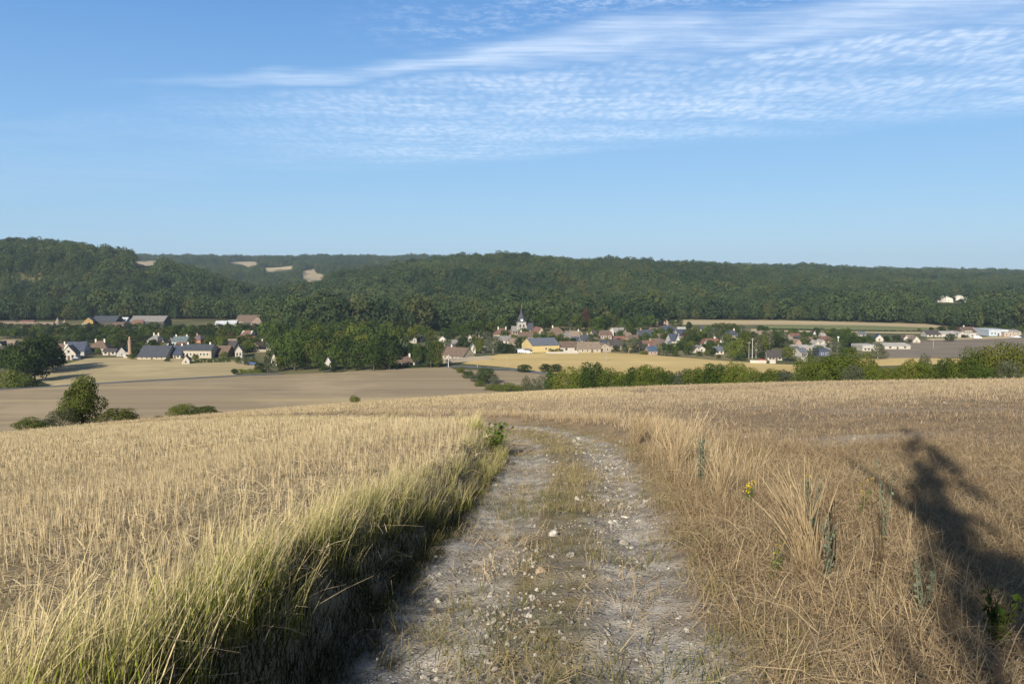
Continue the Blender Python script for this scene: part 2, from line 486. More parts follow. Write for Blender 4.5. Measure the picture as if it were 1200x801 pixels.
WALLS = {k: plain_mat(k + '_wall', c) for k, c in dict(
    white=(.43, .405, .355), cream=(.36, .315, .24), stone=(.26, .225, .18), pink=(.31, .22, .18), yellow=(.50, .40, .185), grey=(.36, .35, .33),
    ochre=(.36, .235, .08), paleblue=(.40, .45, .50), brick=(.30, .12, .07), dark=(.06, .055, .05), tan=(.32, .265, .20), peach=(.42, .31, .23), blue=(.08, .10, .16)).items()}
ROOFS = {k: roof_mat(k + '_roof', c) for k, c in dict(
    brown=(.135, .095, .072), tan=(.21, .165, .125), slate=(.055, .062, .076), blueslate=(.050, .062, .095), dark=(.065, .058, .055), red=(.185, .088, .064), redbrown=(.15, .085, .066),
    grey=(.20, .19, .18), teal=(.11, .145, .15), brightblue=(.052, .085, .14), pale=(.33, .31, .28), metal=(.45, .48, .52), purple=(.13, .10, .105), ivory=(.40, .385, .35), bluegrey=(.115, .13, .155)).items()}
GLASS, _N = new_mat('window_pane')
finish(_N, principled(_N, (0.03, 0.035, 0.045, 1), .15, spec=.5))
WOOD = plain_mat('weathered_wood', (.11, .075, .05))
CHIM = plain_mat('chimney_brick', (.33, .22, .16))
CHIMW = plain_mat('chimney_render', (.55, .51, .45))
METAL = plain_mat('pole_metal', (.5, .5, .48), .5)
POLEWOOD = plain_mat('pole_wood', (.30, .27, .22))
FRAME = plain_mat('white_paint', (.75, .74, .70))

# ------------------------------------------------------------------ the ground sheet
def nodes_axis(lo, hi, fine0, fine1, step, grow):
    a = list(np.arange(fine0, fine1, step)); s = step
    while a[-1] < hi:
        s *= grow; a.append(a[-1] + min(s, 40))
    s = step
    b = [fine0]
    while b[-1] > lo:
        s *= grow; b.append(b[-1] - min(s, 40))
    return np.array(b[::-1][:-1] + a)
gx = nodes_axis(-4000, 4000, -5.0, 5.0, .055, 1.035)
gy = nodes_axis(-60, 5600, 2.6, 11.0, .055, 1.018)
GX, GY = np.meshgrid(gx, gy)
GZ = ground(GX, GY)
nx, ny = len(gx), len(gy)
idx = np.arange(nx * ny).reshape(ny, nx)
F = np.stack([idx[:-1, :-1], idx[:-1, 1:], idx[1:, 1:], idx[1:, :-1]], -1).reshape(-1, 4)
LAT = np.clip(lateral(GX, GY), -6, 6)
BARE = sstep(fbm(GX / 4.2 + 4, GY / 2.0, 82, 2) + .30 * np.exp(-((GX - 9.0) / 2.6) ** 2 - ((GY - 15.5) / 2.6) ** 2), .20, .60) * (1 - sstep(GY, 18, 28))
FAR = sstep(np.hypot(GX, GY), 95, 150)
gm = mesh_np('ground', np.stack([GX, GY, GZ], -1).reshape(-1, 3), F, ground_mat(), {'lat': ('FLOAT', LAT), 'far': ('FLOAT', FAR), 'bare': ('FLOAT', BARE)}, smooth=True)
tag(link('ground', gm), 'sloping chalky hill ground falling to the flat valley floor', 'ground', kind='structure')

def in_poly(x, y, P):
    x = np.asarray(x); y = np.asarray(y); c = np.zeros(x.shape, bool)
    n = len(P)
    for i in range(n):
        x0, y0 = P[i]; x1, y1 = P[(i + 1) % n]
        if y0 == y1: continue
        t = (y0 > y) != (y1 > y)
        c ^= t & (x < (x1 - x0) * (y - y0) / (y1 - y0) + x0)
    return c

import bmesh
def sheet(name, P, mat, label, lift=.08, step=8.0):
    """a field: the polygon P cut into cells and laid on the land"""
    bm = bmesh.new()
    vs = [bm.verts.new((x, y, 0)) for x, y in P]
    bm.faces.new(vs)
    xs = [p[0] for p in P]; ys = [p[1] for p in P]
    for ax, (a, b) in ((0, (min(xs), max(xs))), (1, (min(ys), max(ys)))):
        st = max(step, (b - a) / 60)
        c = a + st
        while c < b:
            co = (c, 0, 0) if ax == 0 else (0, c, 0); no = (1, 0, 0) if ax == 0 else (0, 1, 0)
            bmesh.ops.bisect_plane(bm, geom=bm.verts[:] + bm.edges[:] + bm.faces[:], plane_co=co, plane_no=no)
            c += st
    bm.normal_update()
    bmesh.ops.triangulate(bm, faces=[f for f in bm.faces if len(f.verts) > 4])
    co = np.array([v.co[:] for v in bm.verts])
    z = ground(co[:, 0], co[:, 1]) + lift
    for v, q in zip(bm.verts, z): v.co.z = q
    for f in bm.faces:
        f.smooth = True
        if f.normal.z < 0: f.normal_flip()
    me = bpy.data.meshes.new(name); bm.to_mesh(me); bm.free(); me.materials.append(mat)
    return tag(link(name, me), label, 'field' if 'field' in name or 'meadow' in name else 'road', kind='structure')

V0 = 150  # valley things lie beyond this distance
def PX(*pts): return [at(a, b, V0) for a, b in pts]
F_MID = field_mat('grey_stubble', (.27, .215, .135), (.345, .275, .175), .12, scale=.18, bright=(.42, .33, .17))
F_PALE = field_mat('pale_dry_grass', (.37, .30, .165), (.45, .37, .205), .3, scale=.15)
F_GOLD = field_mat('ripe_cereal', (.50, .375, .155), (.56, .43, .19), -.1, scale=.12)
F_CREAM = field_mat('cream_stubble', (.42, .34, .20), (.50, .41, .25), -.05, scale=.08)
F_GREEN = field_mat('dull_green_crop', (.155, .18, .075), (.20, .21, .09), -.05, scale=.1)
F_PLOUGH = field_mat('ploughed_soil', (.20, .165, .125), (.245, .205, .155), -.08, scale=.12)
F_FARBARE = field_mat('far_stubble', (.33, .275, .175), (.42, .345, .22), 0, scale=.06)
F_ROAD = plain_mat('worn_asphalt', (.13, .135, .14), .9, .2, .5)

sheet('stubble_field', PX((0, 457), (150, 448), (275, 441), (400, 436), (470, 432), (526, 430)) + [(-14, 330), (4, 290), (18, 255), (10, 170), (-90, 150), (-230, 150), (-300, 240)], F_MID,
      'wide grey tan stubble field on the slope below the hill')
sheet('pasture_field', PX((36, 441), (62, 431), (100, 420), (165, 418), (240, 421), (290, 423), (312, 431), (280, 438), (275, 439.5), (150, 446.3), (60, 452)), F_PALE, 'pale dry pasture in front of the slate roofed barns', .10)
sheet('cereal_field', PX((541, 426), (560, 421), (585, 415), (640, 413.3), (700, 413), (750, 415), (800, 419), (850, 423), (905, 426.5), (950, 428), (930, 437), (760, 441), (650, 438), (600, 431)), F_GOLD,
      'golden ripe cereal field between village and hedge', .11)
sheet('fallow_field', PX((541, 433.5), (600, 434.5), (650, 440), (700, 444), (690, 450), (640, 454), (590, 452), (560, 441)), F_MID, 'small grey tan field between the lane and the bushes', .09)
sheet('strip_field', PX((770, 374.5), (900, 375), (1000, 377.5), (1108, 380), (1096, 384), (1000, 381), (900, 380.5), (770, 380.5)), F_CREAM, 'long cream stubble strip at the foot of the wooded hill', .1)
sheet('crop_field', PX((890, 381), (1000, 381.4), (1096, 384.3), (1088, 387), (1000, 386.5), (900, 385)), F_GREEN, 'narrow dull green crop strip below the cream strip', .13)
sheet('stubble_strip_field', PX((880, 385.6), (1000, 387), (1088, 387.5), (1085, 391), (1000, 390), (880, 388)), F_CREAM, 'thin cream strip just behind the village gardens', .16)
sheet('ploughed_field', PX((1030, 402), (1100, 399), (1200, 396.5), (1290, 396), (1290, 420), (1200, 418), (1100, 419), (1040, 420)), F_PLOUGH, 'bare grey brown ploughed field by the white sheds', .11)
sheet('bright_stubble_field', PX((990, 420.5), (1060, 419.5), (1130, 420), (1130, 426), (990, 430)), F_GOLD, 'strip of golden stubble behind the hedge', .12)
sheet('verge_field', PX((1085, 396.8), (1200, 393.8), (1290, 393.5), (1290, 395.6), (1200, 396.2), (1090, 398.8)), F_CREAM, 'pale grass strip in front of the white sheds', .10)

def lane(name, pts, w, label):
    P = np.array(pts); L, R = [], []
    for i in range(len(P)):
        d = P[min(i + 1, len(P) - 1)] - P[max(i - 1, 0)]; d = d / np.hypot(*d); n = np.array([-d[1], d[0]])
        L.append(tuple(P[i] + n * w / 2)); R.append(tuple(P[i] - n * w / 2))
    return sheet(name, L + R[::-1], F_ROAD, label, .15, 5.0)
lane('lane', PX((-40, 459), (60, 453), (150, 447.2), (275, 440.2), (330, 438)), 4.0, 'grey lane along the foot of the pale pasture')
lane('village_road', PX((520, 430), (545, 429.5), (575, 431.5), (600, 432.8), (650, 439), (700, 443)), 5.0, 'grey road past the cream house along the golden field')

# ------------------------------------------------------------------ scattering
def scatter(name, protos, P, rot, scl, idx, label, cat, green=None):
    """one object of kind stuff: copies of the prototype meshes stand at the points P"""
    col = bpy.data.collections.new(name + '_kinds')
    for i, me in enumerate(protos):
        o = bpy.data.objects.new('%s_kind_%02d' % (name, i), me); col.objects.link(o)
    P = np.asarray(P, float).reshape(-1, 3); n = len(P)
    scl = np.asarray(scl, float)
    if scl.ndim == 1: scl = np.repeat(scl[:, None], 3, 1)
    at_ = {'rot': ('FLOAT_VECTOR', rot), 'scl': ('FLOAT_VECTOR', scl), 'idx': ('INT', idx)}
    if green is not None: at_['green'] = ('FLOAT', green)
    me = mesh_np(name, P, np.zeros((0, 4)), None, at_)
    o = link(name, me)
    ng = bpy.data.node_groups.new(name, 'GeometryNodeTree')
    ng.interface.new_socket('Geometry', in_out='INPUT', socket_type='NodeSocketGeometry')
    ng.interface.new_socket('Geometry', in_out='OUTPUT', socket_type='NodeSocketGeometry')
    N = NT(ng)
    gi = N.n('NodeGroupInput'); go = N.n('NodeGroupOutput')
    ci = N.n('GeometryNodeCollectionInfo', {'Collection': col, 'Separate Children': True, 'Reset Children': True})
    ra = N.n('GeometryNodeInputNamedAttribute', {'Name': 'rot'}, data_type='FLOAT_VECTOR').outputs[0]
    sa = N.n('GeometryNodeInputNamedAttribute', {'Name': 'scl'}, data_type='FLOAT_VECTOR').outputs[0]
    ia = N.n('GeometryNodeInputNamedAttribute', {'Name': 'idx'}, data_type='INT').outputs[0]
    er = N.n('FunctionNodeEulerToRotation', {0: ra}).outputs[0]
    iop = N.n('GeometryNodeInstanceOnPoints', {'Points': gi.outputs[0], 'Instance': ci.outputs[0], 'Pick Instance': True, 'Instance Index': ia, 'Rotation': er, 'Scale': sa})
    ng.links.new(iop.outputs[0], go.inputs[0])
    md = o.modifiers.new('scatter', 'NODES'); md.node_group = ng
    return tag(o, label, cat, kind='stuff')

# ------------------------------------------------------------------ trees
def quads(P, Nn, size, r):
    """leaf clumps: one small bent quad at each point, facing Nn"""
    n = len(P)
    Nn = Nn / (np.linalg.norm(Nn, axis=1, keepdims=True) + 1e-9)
    a = np.cross(Nn, r.normal(size=(n, 3))); a /= np.linalg.norm(a, axis=1, keepdims=True) + 1e-9
    b = np.cross(Nn, a)
    s = (size * r.uniform(.6, 1.25, n))[:, None]; e = r.uniform(.55, 1.0, n)[:, None]
    V = np.stack([P - a * s * .5 - b * s * e * .18, P + a * s * .05 - b * s * e * .5 + Nn * s * .08, P + a * s * .5 + b * s * e * .12, P - a * s * .08 + b * s * e * .5 + Nn * s * .06], 1).reshape(-1, 3)
    return V, np.arange(4 * n).reshape(n, 4)

def crown(name, mat, n, leaf, seed, aspect=.8, h0=.12, kind='round', nl=11, lr=(.15, .27)):
    r = np.random.default_rng(seed)
    cs, rs = [], []
    for i in range(nl):
        th = 2.4 * i + r.uniform(-.5, .5); t = (i + .5) / nl
        if kind == 'round':
            z = h0 + (1 - h0) * (.16 + .70 * t); w = aspect * .5 * (1 - (2 * t - .85) ** 2 * .55) * .72
        elif kind == 'cone':
            z = h0 + (1 - h0) * (.05 + .90 * t); w = aspect * .5 * (1 - t) * .8
        elif kind == 'column':
            z = h0 + (1 - h0) * (.06 + .86 * t); w = aspect * .5 * .5 * (1 - .5 * t)
        else:  # bush: from the ground up, wide
            z = .12 + .62 * t; w = aspect * .5 * (1.0 - .55 * t) * .8
        q = r.uniform(.45, 1.0)
        rr = r.uniform(*lr)
        if kind == 'cone': rr *= (1.15 - t) * .9
        cs.append((math.cos(th) * w * q, math.sin(th) * w * q, min(z, 1 - rr * .8))); rs.append(rr)
    cs = np.array(cs); rs = np.array(rs)
    k = r.choice(nl, n, p=rs ** 2 / (rs ** 2).sum())
    d = r.normal(size=(n, 3)); d /= np.linalg.norm(d, axis=1, keepdims=True)
    mid = np.array([0, 0, (h0 + 1) * .5])
    out = cs[k] - mid; out /= np.linalg.norm(out, axis=1, keepdims=True) + .15
    d = d + out * .55 + np.array([0, 0, .12]); d /= np.linalg.norm(d, axis=1, keepdims=True)
    R = rs[k] * r.choice([.62, .8, .95, 1.0, 1.06, 1.18], n, p=[.1, .15, .25, .25, .17, .08]) * (1 + .18 * np.sin(d[:, 0] * 7 + k) * np.sin(d[:, 2] * 6 + 2 * k))
    P = cs[k] + d * R[:, None] * np.array([1, 1, .92])
    P[:, :2] -= (P[:, :2].max(0) + P[:, :2].min(0)) / 2
    P[:, :2] *= aspect / (np.percentile(P[:, :2], 98.5, axis=0) - np.percentile(P[:, :2], 1.5, axis=0))
    zb = max(h0, .02)
    P[:, 2] = zb + (P[:, 2] - P[:, 2].min()) * (.985 - zb) / (P[:, 2].max() - P[:, 2].min())
    V, F = quads(P, d + r.normal(size=(n, 3)) * .42, leaf, r)
    return mesh_np(name, V, F, mat)

def trunk(name, mat, seed, h=.5, r0=.028, limbs=5, spread=.22, base=.0):
    r = random.Random(seed); m = MB()
    m.tube([(0, 0, -.02), (r.uniform(-.01, .01), 0, h * .35), (r.uniform(-.02, .02), r.uniform(-.02, .02), h)], [r0 * 1.25, r0, r0 * .6], 7)
    for i in range(limbs):
        a = 2.4 * i + r.uniform(-.4, .4); z = h * r.uniform(.4, .9)
        m.tube([(0, 0, z), (math.cos(a) * spread * .5, math.sin(a) * spread * .5, z + .12), (math.cos(a) * spread, math.sin(a) * spread, z + .28)], [r0 * .5, r0 * .35, r0 * .12], 5)
    return m.mesh(name, mat, True)

TRUNKS = [trunk('trunk', BARK, 3), trunk('trunk', BARK_PALE, 4, .6)]
BUSHTRUNK = trunk('stems', BARK, 9, .3, .02, 6, .25)

# the summer air between here and the far hills
HZ, _N = new_mat('haze')
_v = _N.n('ShaderNodeVolumePrincipled', {'Color': (.62, .80, 1.0, 1), 'Density': 0.000085, 'Anisotropy': .1})
_N.n('ShaderNodeOutputMaterial', {1: _v.outputs[0]})
_m = MB(); _m.box(-4100, 4100, -80, 5750, -420, 150)
tag(link('haze', _m.mesh('haze', HZ)), 'faint blue summer haze over the valley', 'haze', kind='stuff')

# woodland: far-off woods that read as one mass
forest_kinds = [crown('forest_crown', LEAF_FOREST, 620, .080, 100 + i, aspect=.80 + .08 * (i % 3), h0=.10, nl=8 + i % 4, lr=(.17, .28)) for i in range(5)]
forest_kinds += [crown('forest_crown', LEAF_FOREST, 480, .075, 120, aspect=.5, h0=.05, kind='cone', nl=9, lr=(.14, .2))]

FSTART = [(-40, 376), (0, 376), (150, 374.5), (250, 374), (300, 376), (325, 388), (345, 392), (400, 392), (460, 390), (520, 388.5), (600, 387), (640, 383), (690, 384), (750, 383), (776, 381), (784, 374.2), (900, 375),
          (1000, 377.5), (1085, 379.8), (1110, 383), (1130, 383.5), (1200, 385), (1260, 386)]
FSx = np.array([(a - 600) / 1000 for a, b in FSTART]); FSd = np.array([39.6 / (b - 325) * 1000 for a, b in FSTART])

def hill_at(px, py, ymin): return at(px, py, ymin)
CLEAR = {  # bare fields between the woods on the far slopes, on the plan
    'hill_top_field': [(152, 306.2), (184, 306.2), (186, 309), (168, 311.5), (153, 309.5)],
    'far_plateau_field': [(268, 306.4), (306, 306.8), (302, 309.5), (291, 313), (284, 310), (268, 308.2)],
    'valley_head_field': [(308, 314.5), (345, 311.5), (347, 315), (312, 319)],
    'slope_field': [(351, 319), (370, 315), (371, 320.5), (385, 323), (380, 327), (362, 330.5), (354, 326)],
}
CLEARW = {k: [at(a, b, 860) for a, b in v] for k, v in CLEAR.items()}

def place_forest(y0, y1, sp, umax=.72):
    out = []
    n = int((y1 - y0) / sp)
    for j in range(n):
        y = y0 + j * sp
        xs = np.arange(-umax * y, umax * y, sp)
        out.append(np.stack([xs + rng.uniform(-.45, .45, len(xs)) * sp, y + rng.uniform(-.45, .45, len(xs)) * sp], 1))
    return np.concatenate(out)

fp = np.concatenate([place_forest(560, 1000, 9.4), place_forest(1000, 1600, 10.8), place_forest(1600, 3500, 14.0)])
u = fp[:, 0] / fp[:, 1]
keep = fp[:, 1] > np.interp(u, FSx, FSd)
keep &= vnoise(fp[:, 0] / 45, fp[:, 1] / 45, 33) > -.46
for P in CLEARW.values():
    for kk in (1.0, .985, .97, .955): keep &= ~in_poly(fp[:, 0] / kk, fp[:, 1] / kk, P)
    print('clearing', [(round(a), round(b)) for a, b in P])
fp = fp[keep]
gz = ground(fp[:, 0], fp[:, 1])
stand = fbm(fp[:, 0] / 120, fp[:, 1] / 120, 44)
big = 1 + .42 * stand + .25 * vnoise(fp[:, 0] / 28, fp[:, 1] / 28, 46)
th = rng.uniform(8, 20, len(fp)) * big * np.interp(fp[:, 1], [600, 900, 1200, 1600, 3000], [1.35, 1.25, 1.05, 1.1, 1.25])
# leave out the trees that the land in front hides from everywhere near the viewpoint
vis = np.ones(len(fp), bool)
top = (gz + th + 8 - EYE) / fp[:, 1]
for t in np.linspace(.25, .97, 30):
    q = fp * t
    vis &= (land(q[:, 0], q[:, 1]) - EYE) / q[:, 1] < top
fp, gz, th = fp[vis], gz[vis], th[vis]
# the bare fields stay open to the valley: only low scrub stands on their near side
def seen(x, y, z):
    v = math.cos(PITCH) * (z - EYE) + math.sin(PITCH) * y; w = math.cos(PITCH) * y - math.sin(PITCH) * (z - EYE)
    return 600 + 1000 * x / w, 400.5 - 1000 * v / w
CLEAR_Q = dict(CLEAR, manor=[(401, 353), (420.5, 353), (420.5, 358.5), (401, 358.5)], outbuilding=[(427, 353.5), (438, 353.5), (438, 357), (427, 357)], chalk=[(1092, 349), (1128, 347.5), (1142, 349.5), (1141, 354.5), (1092, 354.5)])
CLEARW_Q = dict(CLEARW, chalk=[(0, 2600)], manor=[(0, at(411, 360.5, 700)[1])], outbuilding=[(0, at(432, 358.5, 700)[1])])
for k_, P in CLEAR_Q.items():
    for _ in range(9):
        hit = np.zeros(len(fp), bool)
        for fr in (.3, .5, .7, .85, 1.0):
            a_, b_ = seen(fp[:, 0], fp[:, 1], gz + th * fr)
            hit |= in_poly(a_, b_, P)
        hit &= fp[:, 1] < max(p[1] for p in CLEARW_Q[k_])
        th = np.where(hit, th * .72, th)
ok_ = th > 1.0
fp, gz, th = fp[ok_], gz[ok_], th[ok_]
n = len(fp)
wd = th * rng.uniform(.75, 1.2, n)
wd = np.maximum(wd, np.interp(fp[:, 1], [1600, 2500], [7, 15]))
ix = rng.choice(6, n, p=[.19, .19, .19, .19, .19, .05])
ix = np.where((fbm(fp[:, 0] / 110, fp[:, 1] / 110, 51) > .28) & (rng.uniform(0, 1, n) < .7), 5, ix)
wd = np.where(ix == 5, wd * .62, wd)
scatter('woodland', forest_kinds, np.stack([fp[:, 0], fp[:, 1], gz - .3], 1), np.stack([np.zeros(n), np.zeros(n), rng.uniform(0, 6.28, n)], 1),
        np.stack([wd, wd, th], 1), ix, 'dense mixed green broadleaf woodland covering the hills across the valley', 'forest')
for k, P in CLEARW.items():
    sheet(k, P, F_FARBARE, {'hill_top_field': 'small pale bare field on the shoulder of the wooded hill', 'far_plateau_field': 'pale field high on the far plateau skyline',
                            'valley_head_field': 'thin pale field strip at the head of the side valley', 'slope_field': 'bare tan field sloping among woods in the side valley'}[k], .5, 12)

def tree(name, mesh_c, mesh_t, x, y, h, w, label, cat='tree', group=None, part='crown', rz=None, sink=.0):
    t = root(name, (x, y, float(ground(x, y)) - sink), random.uniform(0, 6.28) if rz is None else rz, label, cat, group)
    c = link(part, mesh_c, t); c.scale = (w, w, h)
    if mesh_t:
        k = link('trunk' if part == 'crown' else 'stems', mesh_t, t); k.scale = ((w + h) * .5, (w + h) * .5, h)
    return t

def M(mat, kind, n, leaf, count, seed, **kw):
    return [crown('crown', mat, n, leaf, seed + i, kind=kind, **kw) for i in range(count)]
TREES = {
    'round': M(LEAF_TREE, 'round', 1000, .085, 5, 200, aspect=1.0, h0=.10, nl=12),
    'far': M(LEAF_TREE, 'round', 700, .105, 4, 220, aspect=1.0, h0=.08, nl=10),
    'dark': M(LEAF_DARK, 'round', 1000, .09, 3, 240, aspect=1.0, h0=.08, nl=11),
    'cone': M(LEAF_DARK, 'cone', 650, .07, 2, 260, aspect=1.0, h0=.03, nl=16, lr=(.12, .2)),
    'column': M(LEAF_TREE, 'column', 1000, .085, 2, 270, aspect=1.0, h0=.04, nl=12, lr=(.16, .24)),
    'cedar': M(LEAF_BLUE, 'cone', 700, .075, 1, 280, aspect=1.0, h0=.05, nl=15, lr=(.13, .24)),
    'grey': M(LEAF_GREY, 'round', 650, .08, 2, 290, aspect=1.0, h0=.08, nl=11),
    'light': M(LEAF_HEDGE, 'round', 1000, .085, 3, 300, aspect=1.0, h0=.10, nl=12),
    'copper': M(LEAF_RED, 'round', 600, .08, 1, 310, aspect=1.0, h0=.08, nl=11),
}
BUSH = {
    'green': M(LEAF_HEDGE, 'bush', 4200, .042, 4, 400, aspect=1.0, h0=0, nl=17, lr=(.13, .25)),
    'dark': M(LEAF_TREE, 'bush', 4000, .044, 3, 410, aspect=1.0, h0=0, nl=15, lr=(.13, .25)),
    'grey': M(LEAF_GREY, 'bush', 3400, .042, 2, 420, aspect=1.0, h0=0, nl=15, lr=(.12, .22)),
}
def T(kind, px, py, hpx, wpx, label, group=None, name='broadleaf_tree', cat='tree', ymin=V0):
    x, y = at(px, py, ymin); s = y / 1000
    ms = TREES[kind]
    return tree(name, random.choice(ms), TRUNKS[1] if kind == 'grey' else TRUNKS[0], x, y, hpx * s, wpx * s, label, cat, group)
def B(kind, px, y, h, w, label, group=None, name='bush', sink=0.1):
    x = depth_x(px, y)
    return tree(name, random.choice(BUSH[kind]), BUSHTRUNK, x, y, h, w, label, 'bush', group, 'foliage', sink=sink)

# the grove beside the village, the plantation rows, the gardens
GROVE = 'tall mixed tree of the dense grove between gabled cream house and white bungalow'
for py, xs, hp in ((433.5, range(326, 462, 11), (26, 37)), (427, range(322, 458, 12), (27, 38)), (419, range(326, 470, 12), (25, 36)), (410, range(322, 476, 12), (22, 33)), (401, range(318, 484, 11), (19, 29))):
    for x in xs:
        xx = x + random.uniform(-4, 4); h = random.uniform(*hp)
        if py == 433.5: h *= random.choice([.55, .8, 1, 1.05])
        k = random.choices(['round', 'far', 'dark', 'light', 'column', 'grey'], [5, 3, 2, 2, 1, .6])[0]
        T(k, xx, py + random.uniform(-1, 1), h, h * (.45 if k == 'column' else random.uniform(.62, .85)), GROVE, 'grove trees by the white bungalow', 'grove_tree')
PLANT = 'round clipped looking tree standing in the plantation rows below the wooded hill'
for py, x0, x1 in ((391.0, -8, 322), (396.5, -4, 318), (401.5, 36, 300)):
    for i, x in enumerate(np.arange(x0, x1, 10.6)):
        if py > 401 and not (22 < x < 300): continue
        h = random.uniform(11, 14) if py < 400 else random.uniform(8.5, 10.5)
        T('dark' if random.random() < .35 else 'far', x + random.uniform(-1.5, 1.5), py + random.uniform(-.4, .4), h, random.uniform(12.5, 15.5), PLANT, 'plantation rows below the wooded hill', 'plantation_tree')

# ------------------------------------------------------------------ buildings
def unit_box(name, mat, y0, y1, x=.5, z0=0., z1=1.):
    m = MB(); m.box(-x, x, y0, y1, z0, z1); return m.mesh(name, mat)
WIN_FRAME = {'white': unit_box('window', FRAME, -.05, .05), 'wood': unit_box('window', WOOD, -.05, .05)}
WIN_PANE = unit_box('pane', GLASS, -.07, .03, .40, .08, .92)
DOOR_M = unit_box('door', WOOD, -.06, .05)
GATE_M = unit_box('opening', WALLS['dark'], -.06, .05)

def house(mode, x0, x1, base, wall, roofh, depth, yaw, rt, rc, wc, nwin, nchim, label, name='house', cat='house', opening=False, group=None, ymin=V0):
    """x0..x1: width seen, base: foot in the picture, wall/roofh: heights seen; mode s = eaves to us, g = gable to us"""
    X, Y = at((x0 + x1) / 2, base, ymin); s = Y / 1000
    w = (x1 - x0) * s; hw = max(wall * s, 1.2); hr = roofh * s
    ry = math.radians(yaw)
    if mode == 's':
        L, D = max((w - abs(math.sin(ry)) * depth * .6) / max(math.cos(ry), .5), 3), depth; rz = ry; off = D / 2
    else:
        D, L = max((w - abs(math.sin(ry)) * depth * .6) / max(math.cos(ry), .5), 2.4), depth; rz = ry - math.pi / 2; off = L / 2
    fx = X / Y
    t = root(name, (X + fx * off, Y + off, float(ground(X, Y + off)) - .05), rz, label, cat, group)
    a, b = L / 2, D / 2
    m = MB()
    g = -1.0
    if rt == 'gable' or rt == 'half':
        k = hr * .98
        V = [(-a, -b, g), (a, -b, g), (a, b, g), (-a, b, g), (-a, -b, hw), (a, -b, hw), (a, b, hw), (-a, b, hw), (-a, 0, hw + k), (a, 0, hw + k)]
        m.add(V, [(0, 3, 2, 1), (0, 1, 5, 4), (2, 3, 7, 6), (1, 2, 6, 9, 5), (3, 0, 4, 8, 7), (4, 5, 9, 8), (6, 7, 8, 9)])
    else:
        m.box(-a, a, -b, b, g, hw)
    link('wall', m.mesh('wall', WALLS[wc]), t)
    m = MB(); o = .35; th = .16
    if rt == 'gable':
        dz = hr * o / b
        for sg in (-1, 1):
            e = (sg * (b + o), hw - dz); 
            V = []
            for xx in (-a - .25, a + .25):
                V += [(xx, e[0], e[1] + .02), (xx, 0, hw + hr + .02), (xx, 0, hw + hr + th + .02), (xx, e[0], e[1] + th + .02)]
            f = [(0, 1, 2, 3), (7, 6, 5, 4), (0, 4, 5, 1), (1, 5, 6, 2), (2, 6, 7, 3), (3, 7, 4, 0)]
            m.add(V, f if sg < 0 else [q[::-1] for q in f])
    elif rt == 'hip' or rt == 'half':
        i = min(b, a * .75) * (1.0 if rt == 'hip' else .4)
        zz = hw + .02
        if rt == 'half': i = min(b, a) * .45
        ex, ey = a + o, b + o
        rx = max(a - i, .05)
        V = [(-ex, -ey, zz - .12), (ex, -ey, zz - .12), (ex, ey, zz - .12), (-ex, ey, zz - .12), (-ex, -ey, zz), (ex, -ey, zz), (ex, ey, zz), (-ex, ey, zz), (-rx, 0, hw + hr + .1), (rx, 0, hw + hr + .1)]
        m.add(V, [(0, 3, 2, 1), (0, 1, 5, 4), (1, 2, 6, 5), (2, 3, 7, 6), (3, 0, 4, 7), (4, 5, 9, 8), (5, 6, 9), (6, 7, 8, 9), (7, 4, 8)])
    elif rt == 'flat':
        m.box(-a - .15, a + .15, -b - .15, b + .15, hw + .003, hw + max(hr, .3))
    elif rt == 'cone':
        n = 14; R = max(a, b) * 1.15; k = 0
        V = [(R * math.cos(2 * math.pi * j / n), R * math.sin(2 * math.pi * j / n), hw) for j in range(n)] + [(0, 0, hw + hr)]
        m.add(V, [(j, (j + 1) % n, n) for j in range(n)] + [tuple(reversed(range(n)))])
    rf = link('roof', m.mesh('roof', ROOFS[rc]), t)
    for c in range(nchim):
        cx = (-a * .72, a * .72, 0)[c % 3] if nchim > 1 else random.choice((-.6, .55)) * a
        if rt == 'hip': cx *= .6
        cm = MB(); zt = hw + hr + .9
        cm.box(cx - .38, cx + .38, -.28, .28, hw + hr * .45, zt); cm.box(cx - .45, cx + .45, -.35, .35, zt + .003, zt + .16)
        cm.box(cx - .2, cx - .02, -.1, .1, zt + .163, zt + .45)
        link('chimney', cm.mesh('chimney', CHIMW if wc in ('white', 'cream', 'paleblue') else CHIM), rf)
    # openings on the side that faces the valley
    span, fy, rot = (L, -b, 0.0) if mode == 's' else (D, None, 0.0)
    def put(nm, me, u, z, ww, hh, parent=t):
        q = link(nm, me, parent)
        if mode == 's': q.location = (u, -b, z); q.scale = (ww, 1, hh)
        else: q.location = (a, u, z); q.rotation_euler = (0, 0, math.pi / 2); q.scale = (ww, 1, hh)
        return q
    if opening:
        put('opening', GATE_M, span * .12, -.3, span * .55, hw * .82 + .3)
    fr = WIN_FRAME['white' if wc not in ('white', 'stone') else 'wood']
    storeys = 2 if hw > 4.6 else 1
    slots = []
    for st in range(storeys):
        for i in range(max(1, math.ceil(nwin / storeys))):
            slots.append((((i + .5) / max(1, math.ceil(nwin / storeys)) - .5) * span * .86, st))
    for i, (uu, st) in enumerate(slots[:nwin]):
        sh = hw / storeys
        ww, hh = min(1.15, span * .2), min(1.35, sh * .5)
        if st == 0 and i == len(slots) // storeys // 2 and nwin > 2 and not opening:
            put('door', DOOR_M, uu, -.2, 1.05, min(2.1, sh * .8) + .2); continue
        wn = put('window', fr, uu, st * sh + sh * .34, ww, hh)
        link('pane', WIN_PANE, wn)
    if mode == 'g' and rt == 'gable' and D > 6 and nwin:
        wn = put('window', fr, 0, hw + hr * .12, .95, min(1.2, hr * .4)); link('pane', WIN_PANE, wn)
    return t

H = house
